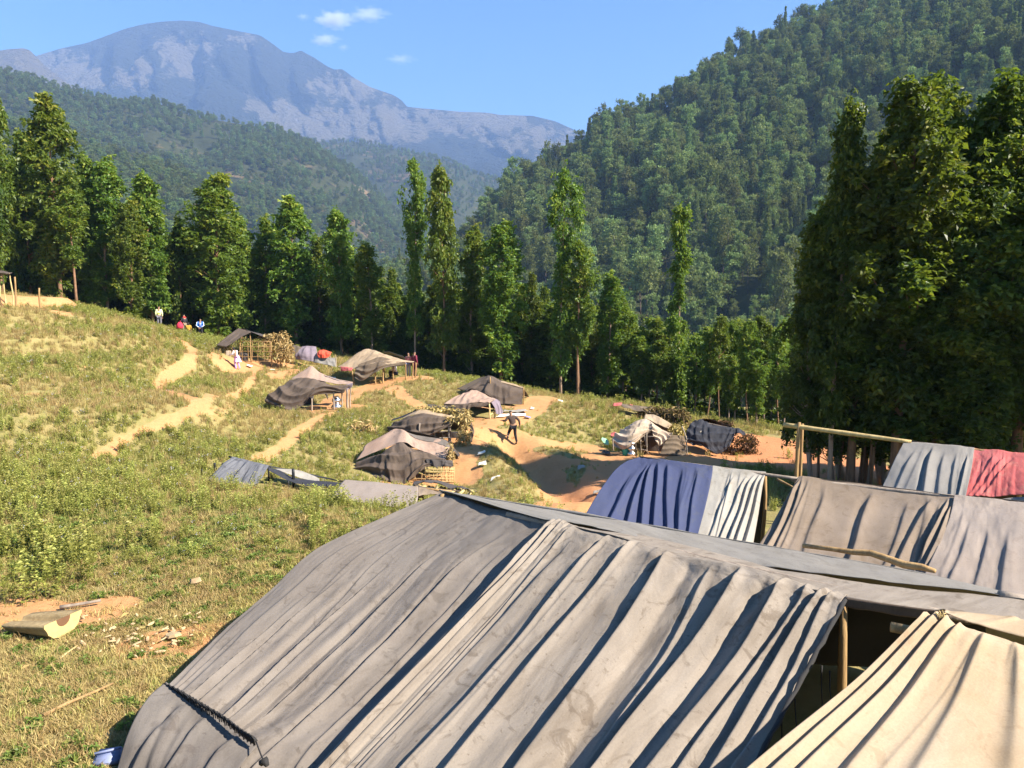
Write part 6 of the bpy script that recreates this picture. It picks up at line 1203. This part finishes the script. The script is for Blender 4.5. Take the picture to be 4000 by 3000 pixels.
for s in (-1, 1):                                        # white stripes down the sleeves, white print on the back
    o = link('sleeve_stripe', mesh_of('sleeve_stripe', *tube_data([(s * .225, -.02, 1.40), (s * .285, -.13, 1.12), (s * .09, -.215, 1.0)], [.03, .032, .028], 6), WHT, True)); o.parent = part_of(bj, 'jacket')
for z_, w_ in ((1.30, .10), (1.24, .07), (1.16, .08)):
    o = link('back_print', mesh_of('back_print', *tube_data([(-w_, -.128, z_), (0, -.137, z_ + .01), (w_, -.128, z_)], [.016, .018, .016], 6), WHT, True)); o.parent = part_of(bj, 'jacket')
YEL = fabric('yellow_shirt', (.75, .55, .05, 1))
yp = person(upslope(345, 716, 55), R(15), 'person in a white and yellow shirt standing in grass near the tree line', {}, 1.0, fabric('pale_yellow_shirt', (.80, .80, .42, 1)), fabric('grey_trousers', (.16, .15, .17, 1)))
o = skin_mesh('vest', {'a': (0, -.04, 1.02), 'b': (0, -.04, 1.22)}, [('a', 'b')], {'a': (.135, .10), 'b': (.14, .09)}, YEL, yp)
rd = person(upslope(399, 728, 57), R(60), 'person in a dark jacket and red scarf holding a red bag', dict(wri_l=(-.16, .22, 1.04), elb_l=(-.22, .02, 1.14)), .98, fabric('black_jacket', (.03, .03, .035, 1)), fabric('khaki_trousers', (.22, .18, .12, 1)))
o = skin_mesh('scarf', {'a': (-.13, -.03, 1.41), 'b': (0, -.05, 1.45), 'c': (.14, -.03, 1.40)}, [('a', 'b'), ('b', 'c')], {'a': .06, 'b': .075, 'c': .06}, fabric('red_scarf', (.55, .03, .03, 1)), rd)
bgp = upslope(389, 729, 56.6); bg_ = empty('bag', bgp + Vector((0, 0, .45)), 'red bag held by the person in a dark jacket', 'bag')
REDB = fabric('red_bag', (.6, .04, .07, 1)); b0 = bg_.location
link('body', mesh_of('body', *tube_data([b0, b0 + Vector((0, 0, .1)), b0 + Vector((.02, 0, .3)), b0 + Vector((.03, 0, .5))], [.20, .26, .24, .10], 10), REDB, True), bg_)
link('handle', mesh_of('handle', *tube_data([b0 + Vector((.0, 0, .48)), b0 + Vector((.05, 0, .62)), b0 + Vector((.1, 0, .48))], [.02] * 3, 6), REDB, True), bg_)
sitp = dict(pelvis=(0, 0, .35), belly=(0, .04, .5), chest=(0, .08, .70), neck=(0, .10, .85), head=(0, .13, .95), crown=(0, .13, 1.04), sho_l=(-.16, .08, .78), elb_l=(-.2, .15, .55), wri_l=(-.12, .32, .5), sho_r=(.16, .08, .78), elb_r=(.2, .15, .55), wri_r=(.12, .32, .5), hip_l=(-.09, .02, .32), kne_l=(-.14, .38, .42), ank_l=(-.12, .32, .07), toe_l=(-.12, .46, .03), hip_r=(.09, .02, .32), kne_r=(.14, .38, .42), ank_r=(.12, .32, .07), toe_r=(.12, .46, .03))
person(upslope(408, 735, 56), R(20), 'crouching person in ochre clothes beside the path', sitp, .95, fabric('ochre_shawl', (.42, .24, .03, 1)), fabric('maroon_cloth', (.16, .05, .05, 1)), hair='long')
p_ = C5(1990, 735, 47.6); person(drop(p_), R(-40), 'person in maroon standing at the right end of the big brown tent', {}, .95, fabric('maroon_jacket', (.20, .03, .05, 1)), fabric('maroon_trousers', (.16, .03, .05, 1)))
p_ = C5(1925, 735, 47.8); person(drop(p_), R(160), 'person in a red and white top standing under the big brown tent', {}, .92, fabric('red_white_top', (.5, .16, .14, 1)), fabric('grey_blue_trousers', (.25, .27, .34, 1)))
p_ = C5(1785, 735, 47.0); person(drop(p_), R(80), 'seated person in a white shirt and dark trousers under the big brown tent', sitp, 1.0, fabric('white_shirt', (.7, .68, .66, 1)), NAVYT)

# ================================================================= foreground things
def halflog():
    c = onground(100, 1372); r_ = empty('split_log', c, 'hollowed half log with bright yellow cut end on the grass', 'log')
    ax = Vector((.93, -.30, .0)).normalized(); sd = Vector((0, 0, 1)).cross(ax).normalized(); L = .86; n = 20; Rr = .29
    pr = []
    for k in range(n + 1):
        a_ = math.pi + math.pi * k / n; pr.append((Rr * math.cos(a_) * (1 + .04 * math.sin(k * 1.7)), Rr + Rr * math.sin(a_) * (1 + .05 * math.sin(k * 2.3)) * .95))
    for k in range(9):
        a_ = -math.pi * k / 8; pr.append((.11 * math.cos(a_), Rr + .11 * math.sin(a_) * 1.1))
    m = len(pr); rows_ = []; 
    tilt = .05
    for i in range(9):
        t = i / 8; s_ = .78 + .22 * t ** .5
        rows_.append([c + ax * (t - .62) * L + sd * (x * s_) + Vector((0, 0, y_ * (.55 + .45 * t) + .0 * t)) for x, y_ in pr])
    V = [tuple(q) for row in rows_ for q in row]; F = []
    for i in range(8):
        for k in range(m): F.append([i * m + k, (i + 1) * m + k, (i + 1) * m + (k + 1) % m, i * m + (k + 1) % m])
    wood = m_bark('mossy_bark', (.24, .165, .08, 1), (.42, .31, .16, 1), 9, 9); cut = m_plain('fresh_cut_wood', (.52, .39, .16, 1), .8, .2, 14)
    link('bark_shell', mesh_of('bark_shell', V, F, wood, True), r_)
    Vc = [tuple(Vector(q) + ax * .004) for q in rows_[-1]]; cf = mesh_of('cut_end', Vc, [list(range(m))], cut); ce = link('cut_end', cf, r_)
    hv = [tuple(Vector(q) + ax * .008) for q in rows_[-1][n + 1:]]
    link('hollow', mesh_of('hollow', [tuple(Vector(rows_[-1][n + 1 + k])  + ax * .006) for k in range(9)], [list(range(9))], m_plain('dark_brown_face', (.16, .08, .04, 1), .8, .2)), ce)  # dark brown face closing the end of the groove
halflog()
a_, b_ = onground(130, 1322), onground(218, 1308); solo('stick', mesh_of('stick', *tube_data(*bent(a_ + Vector((0, 0, .05)), b_ + Vector((0, 0, .08)), .03, .022, 6, .03), 7), M['pole_grey'], True), 'grey stick lying behind the hollowed half log', 'stick', base=a_)
a_, b_ = onground(95, 1556), onground(245, 1492); solo('branch', mesh_of('branch', *tube_data(*bent(a_ + Vector((0, 0, .04)), b_ + Vector((0, 0, .05)), .022, .014, 8, .05), 7), M['pole'], True), 'thin brown branch lying in the grass at the lower left', 'branch', base=a_)
a_, b_ = onground(130, 1428), onground(168, 1404); solo('stick', mesh_of('stick', *tube_data(*bent(a_ + Vector((0, 0, .03)), b_ + Vector((0, 0, .06)), .014, .01, 5, .03), 6), M['pole_pale'], True), 'short pale stick in the grass in front of the half log', 'stick', base=a_)
CHIP = m_plain('wood_chip', (.50, .36, .19, 1), .8, .25, 10); CHIPD = m_plain('grey_wood_chip', (.42, .29, .16, 1), .85, .3, 10)
rc_ = random.Random(12)
def chip(c, L, W, H_, label, mat, k):
    bm = bmesh.new(); n = 8; ring = [(math.cos(2 * math.pi * i / n) * L * rc_.uniform(.75, 1.1), math.sin(2 * math.pi * i / n) * W * rc_.uniform(.7, 1.1)) for i in range(n)]
    b_ = [bm.verts.new((x, y_, -.005 + .25 * H_ * (x / L) ** 2)) for x, y_ in ring]; t_ = [bm.verts.new((x * .85, y_ * .8, H_ * (.5 + .5 * rc_.random()) + .35 * H_ * (x / L) ** 2)) for x, y_ in ring]
    bm.faces.new(b_[::-1]); bm.faces.new(t_)
    for i in range(n): bm.faces.new((b_[i], b_[(i + 1) % n], t_[(i + 1) % n], t_[i]))
    bm.normal_update(); me = bpy.data.meshes.new('wood_chip'); bm.to_mesh(me); bm.free(); me.materials.append(mat)
    o = bpy.data.objects.new('wood_chip', me); COL.objects.link(o); o.location = c + Vector((0, 0, .06)); o.rotation_euler = (rc_.uniform(-.3, .3), rc_.uniform(-.3, .3), rc_.random() * 6.28); return tag(o, label, 'wood chip', 'wood chips in the grass before the half log')
for k in range(70):
    px = rc_.gauss(335, 70); py = rc_.gauss(1378, 22) + (px - 335) * -.05
    if k > 52: px = rc_.uniform(150, 480); py = rc_.uniform(1330, 1430)
    c = onground(px, py)
    if px > 470 - (py - 1300) * .6: continue
    chip(c, rc_.uniform(.02, .075), rc_.uniform(.015, .03), rc_.uniform(.006, .014), 'small pale wood chip scattered in the grass right of the half log', CHIP if rc_.random() < .75 else CHIPD, k)
chip(onground(375, 1385), .17, .09, .035, 'largest curved slab of pale bark by the dark hollow in the chips', CHIP, 99)
chip(onground(425, 1268), .10, .05, .07, 'upright pale bark piece standing above the wood chips', CHIPD, 98)
# plastic crate corner at the lower edge
pc = onground(238, 1645); bm = bmesh.new(); bmesh.ops.create_cube(bm, size=1); bmesh.ops.scale(bm, vec=(.24, .22, .10), verts=bm.verts); bmesh.ops.bevel(bm, geom=bm.edges[:], offset=.025, segments=3, affect='EDGES'); me = bpy.data.meshes.new('plastic_tub'); bm.to_mesh(me); bm.free(); me.materials.append(m_plain('pale_blue_plastic', (.20, .23, .36, 1), .5, .06)); me.polygons.foreach_set('use_smooth', np.ones(len(me.polygons), bool))
pt2 = empty('plastic_tub', pc, 'pale blue plastic tub at the foot of the foreground tent', 'tub'); o = bpy.data.objects.new('body', me); COL.objects.link(o); o.parent = pt2; o.location = (.02, -.05, .03); o.rotation_euler = (0, 0, .3)
o = link('lid', mesh_of('lid', *tube_data([(-.08, -.12, .11), (.12, -.02, .11)], [.012, .012], 6), me.materials[0], True)); o.parent = pt2
# dry brush heap on the terrace edge
hpb = onground(780, 935); T = empty('brush_heap', hpb, 'heap of dry brown leaves and brush on the terrace bank', 'brush heap'); husks('brush', [(hpb + Vector((0, 0, .25)), (.8, .5, .3)), (hpb + Vector((-.4, .2, .1)), (1.1, .7, .15))], 420, T, 'husk', .22, 120)
dk = onground(905, 1000)
# bits of litter
LITTER = [(1042, 1010, 'white'), (1140, 905, 'blue'), (720, 820, 'white'), (588, 803, 'white'), (540, 795, 'white'), (1255, 1015, 'pale'), (1210, 870, 'white'), (1325, 945, 'pink'), (1040, 985, 'white'), (1290, 1070, 'pale'), (1070, 1040, 'white')]
LM = {'white': PALE, 'blue': m_plain('blue_plastic', (.2, .28, .6, 1), .5), 'pale': WHITE, 'pink': RED}
SPOT = ['beside the stick lattice path', 'on the bank right of the running person', 'below the red cloth', 'on the bare ground before the thatched hut', 'near the lilac dressed walker', 'on the shaded bank', 'at the trees above the path', 'on the bright soil before the sand coloured tent', 'near the running person', 'by the blue tent', 'on the weedy bank above the sunken path']
for (px, py, cl), sp_ in zip(LITTER, SPOT):
    c = onground(px, py); q = .16; ground_cloth('litter_scrap', [c + Vector((-q, -q, 0)), c + Vector((q, -q * .6, 0)), c + Vector((q * .8, q, 0)), c + Vector((-q * .7, q, 0))], LM[cl], 'small %s scrap of litter %s' % (cl, sp_), 'litter', .1, int(px))
# ------------------------------------------------------------------ ground cover
def tuft(name, seed, n, h, spread_, mat, w=.006, curve=.35):
    rng = np.random.default_rng(seed); V = []; F = []; T_ = []
    for k in range(n):
        a = rng.random() * 6.283; r = spread_ * rng.random() ** .6; b = np.array([math.cos(a) * r, math.sin(a) * r, 0]); hh = h * rng.uniform(.5, 1.15); d = rng.random() * 6.283; cv = curve * hh * rng.uniform(.3, 1.3)
        dx = np.array([math.cos(d), math.sin(d), 0]); sd = np.array([-math.sin(d + rng.normal(0, .6)), math.cos(d), 0]) * w * rng.uniform(.7, 1.5)
        m = b + dx * cv * .35 + np.array([0, 0, hh * .6]); t = b + dx * cv + np.array([0, 0, hh]); o = len(V)
        V += [b - sd, b + sd, m - sd * .8, m + sd * .8, t]; F += [[o, o + 1, o + 3], [o, o + 3, o + 2], [o + 2, o + 3, o + 4]]; T_ += [rng.random()] * 3
    return proto(name, mesh_of(name, V, F, mat, False, {'leaf': ('FACE', T_)}))
def herb(name, seed, n, h, mat, leaf=.06, flowers=0, spread_=.25):
    rng = np.random.default_rng(seed); pos = []; dr = []; tn = []; sv = []; fl = []
    for k in range(n):
        a = rng.random() * 6.283; r = spread_ * rng.random() ** .6; b = np.array([math.cos(a) * r, math.sin(a) * r, 0]); hh = h * rng.uniform(.55, 1.15); lean = rng.normal(0, .12, 2) * hh
        nn = max(4, int(hh / .055)); t = np.linspace(.15, 1, nn); p = b + np.stack([lean[0] * t, lean[1] * t, hh * t], 1); p = np.repeat(p, 2, 0); az = rng.random(len(p)) * 6.283
        pos.append(p); dr.append(np.stack([np.cos(az), np.sin(az), rng.normal(.25, .3, len(p))], 1)); tn.append(np.clip(rng.random(len(p)) * .5 + .45 * np.repeat(t, 2), 0, 1)); sv.append(tube_data([b, b + np.array([lean[0] * .5, lean[1] * .5, hh * .5]), b + np.array([lean[0], lean[1], hh])], [.005, .004, .002], 3, False))
        if rng.random() < flowers:
            for j in range(rng.integers(3, 7)): fl.append(b + np.array([lean[0], lean[1], hh]) + rng.normal(0, .035, 3))
    pos = np.concatenate(pos); dr = np.concatenate(dr); tn = np.concatenate(tn)
    lm = leaves_mesh(name, pos, dr, rng.uniform(.6, 1.3, len(pos)) * leaf, .28, mat, tn, rng=rng)
    V, F = join_data(sv); st_ = mesh_of(name + '_stem', V, F, mat); a_ = st_.attributes.new('leaf', 'FLOAT', 'FACE'); a_.data.foreach_set('value', np.full(len(F), .3, np.float32))
    bm = bmesh.new(); bm.from_mesh(lm); bm.from_mesh(st_); k0 = len(bm.faces)
    for c in fl:
        m_ = bmesh.ops.create_icosphere(bm, subdivisions=1, radius=.012, matrix=Matrix.Translation(Vector(c)))
    bm.faces.ensure_lookup_table()
    for f in bm.faces[k0:]: f.material_index = 1
    me = bpy.data.meshes.new(name); bm.to_mesh(me); bm.free(); me.materials.append(mat); me.materials.append(M['flower']); return proto(name, me)
def litter_proto(name, seed):
    rng = np.random.default_rng(seed); n = 16; p = rng.normal(0, .12, (n, 3)); p[:, 2] = np.abs(p[:, 2]) * .12 + .01; d = rng.normal(0, 1, (n, 3)); d[:, 2] *= .25
    return proto(name, leaves_mesh(name, p, d, rng.uniform(.05, .16, n), .10, M['grass_dry'], rng.random(n), rng=rng))
G_SHORT = [tuft('short_grass_shape', 500 + i, 34, .10, .12, M['grass'], .0045, .8) for i in range(2)] + [tuft('dry_short_shape', 510 + i, 34, .09, .13, M['grass_dry'], .004, 1.0) for i in range(2)] + [herb('clover_shape', 520, 14, .07, M['clover'], .05, 0, .14), litter_proto('litter_shape', 521)]
G_TALL = [tuft('tall_grass_shape', 530 + i, 30, .42, .16, M['grass'], .007, .45) for i in range(2)] + [tuft('dry_tall_shape', 540 + i, 28, .36, .16, M['grass_dry'], .007, .55) for i in range(2)] + [herb('weed_shape', 550, 9, .48, M['herb'], .085, .0, .22), herb('flower_weed_shape', 551, 9, .5, M['herb'], .08, .12, .24)]
G_WEED = [herb('tall_weed_shape', 560 + i, 8, .72, M['herb'], .085, .03 if i else .12, .22) for i in range(3)] + [tuft('tall_grass_shape_b', 570, 26, .5, .16, M['grass'], .007, .4)]
cov = COVER
def covered(x, y): return np.array([(int(math.floor(a * 4)), int(math.floor(b * 4))) in cov for a, b in zip(x, y)])
def area(x0, x1, y0, y1, dens, seed):
    rng = np.random.default_rng(seed); n = int((x1 - x0) * (y1 - y0) * dens); return rng.uniform(x0, x1, n), rng.uniform(y0, y1, n), rng
def put(name, x, y, rng, pid, s, protos, label, cat, sink=.01):
    n = len(x); z = gz(x, y) - sink; scatter(name, np.stack([x, y, z], 1), np.stack([s, s, s * rng.uniform(.8, 1.25, n)], 1), np.stack([rng.normal(0, .1, n), rng.normal(0, .1, n), rng.random(n) * 6.283], 1), pid, protos, label, cat)
def near_dirt(x, y): return np.clip(np.maximum.reduce([dirt(x + a, y + b) for a, b in ((.5, 0), (-.5, 0), (0, .6), (0, -.6))]), 0, 1)
def fov(x, y, m=2.0): return np.abs(x) < .74 * y + m
# near lawn
x, y, rng = area(-11, 9, 3.0, 17, 190, 601); d = dirt(x, y); k = fov(x, y) & (rng.random(len(x)) > np.clip(d * 1.15, 0, .93)) & ~covered(x, y) & ((x < 2) | (y < 7)); x, y = x[k], y[k]
patch_n = fbm(x * .35, y * .35, 91, 4); dry = sstep(.45, .62, patch_n + .12 * np.exp(-((y - 9.5) / 2.0) ** 2)); r = rng.random(len(x))
pid = np.where(r < .06, 5, np.where(rng.random(len(x)) < dry * .85, rng.integers(2, 4, len(x)), np.where(rng.random(len(x)) < .35, 4, rng.integers(0, 2, len(x)))))
put('short_grass', x, y, rng, pid, rng.uniform(.5, 1.05, len(x)), G_SHORT, 'short sunlit grass and low weeds on the foreground lawn', 'grass')
# tall weeds across the middle of the lawn, with pale flowers
x, y, rng = area(-18, 1.0, 10.5, 23, 30, 602); cen = 16.6 - .02 * x; k = fov(x, y) & (rng.random(len(x)) < np.exp(-((y - 15.6) / 3.2) ** 2) * .62 * sstep(.3, .62, fbm(x * .6, y * .6, 17, 3))) & ~covered(x, y) & (dirt(x, y) < .3); x, y = x[k], y[k]
put('tall_weeds', x, y, rng, np.where(rng.random(len(x)) < .8, rng.integers(0, 3, len(x)), 3), rng.uniform(.35, .72, len(x)) * np.interp(y, [11, 15.5], [.4, 1.0]), G_WEED, 'tall leafy weeds with pale lilac flowers across the lawn', 'weeds')
x, y, rng = area(-10.5, -7, 11, 14, 4, 603); k = ~covered(x, y); x, y = x[k], y[k]
put('flower_bush', x, y, rng, rng.integers(0, 3, len(x)), rng.uniform(.6, 1.0, len(x)), G_WEED, 'patch of dark leafy flowering weeds at the left edge', 'weeds')
# hillside
x, y, rng = area(-48, 14, 11, 66, 32, 604); d = dirt(x, y)
k = fov(x, y, 3) & (rng.random(len(x)) > np.clip(d * 1.25, 0, .985)) & ~covered(x, y) & (rng.random(len(x)) < np.clip(1.2 - (y - 15) / 80, .35, 1)) & ~((x > 6) & (y < 24)); x, y = x[k], y[k]
pn = fbm(x * .16, y * .16, 92, 4) + .10 * sstep(-4, 8, x); r = rng.random(len(x)); dryp = sstep(.42, .60, pn) * .7 + .2
pid = np.where(rng.random(len(x)) < dryp, rng.integers(2, 4, len(x)), np.where(r < .42, rng.integers(4, 6, len(x)), rng.integers(0, 2, len(x))))
put('hillside_grass', x, y, rng, pid, rng.uniform(.45, 1.0, len(x)) * np.interp(y, [11, 15, 45], [.3, .7, .95]) * np.interp(x, [-12, -2], [1, .68]) * (1 - .1 * near_dirt(x, y)), G_TALL, 'yellow green grass and weeds covering the terraced hillside', 'grass')
# grass on the right: sparse, dry, on banks between tents and under the trees
x, y, rng = area(4, 34, 22, 62, 7, 605); d = dirt(x, y); k = fov(x, y, 3) & (rng.random(len(x)) > np.clip(d * 1.3, 0, .985)) & ~covered(x, y); x, y = x[k], y[k]
put('bank_grass', x, y, rng, np.where(rng.random(len(x)) < .55, rng.integers(2, 4, len(x)), rng.choice([0, 1, 4], len(x))), rng.uniform(.5, 1.1, len(x)), G_TALL, 'dry grass on the banks between the right tents', 'grass')
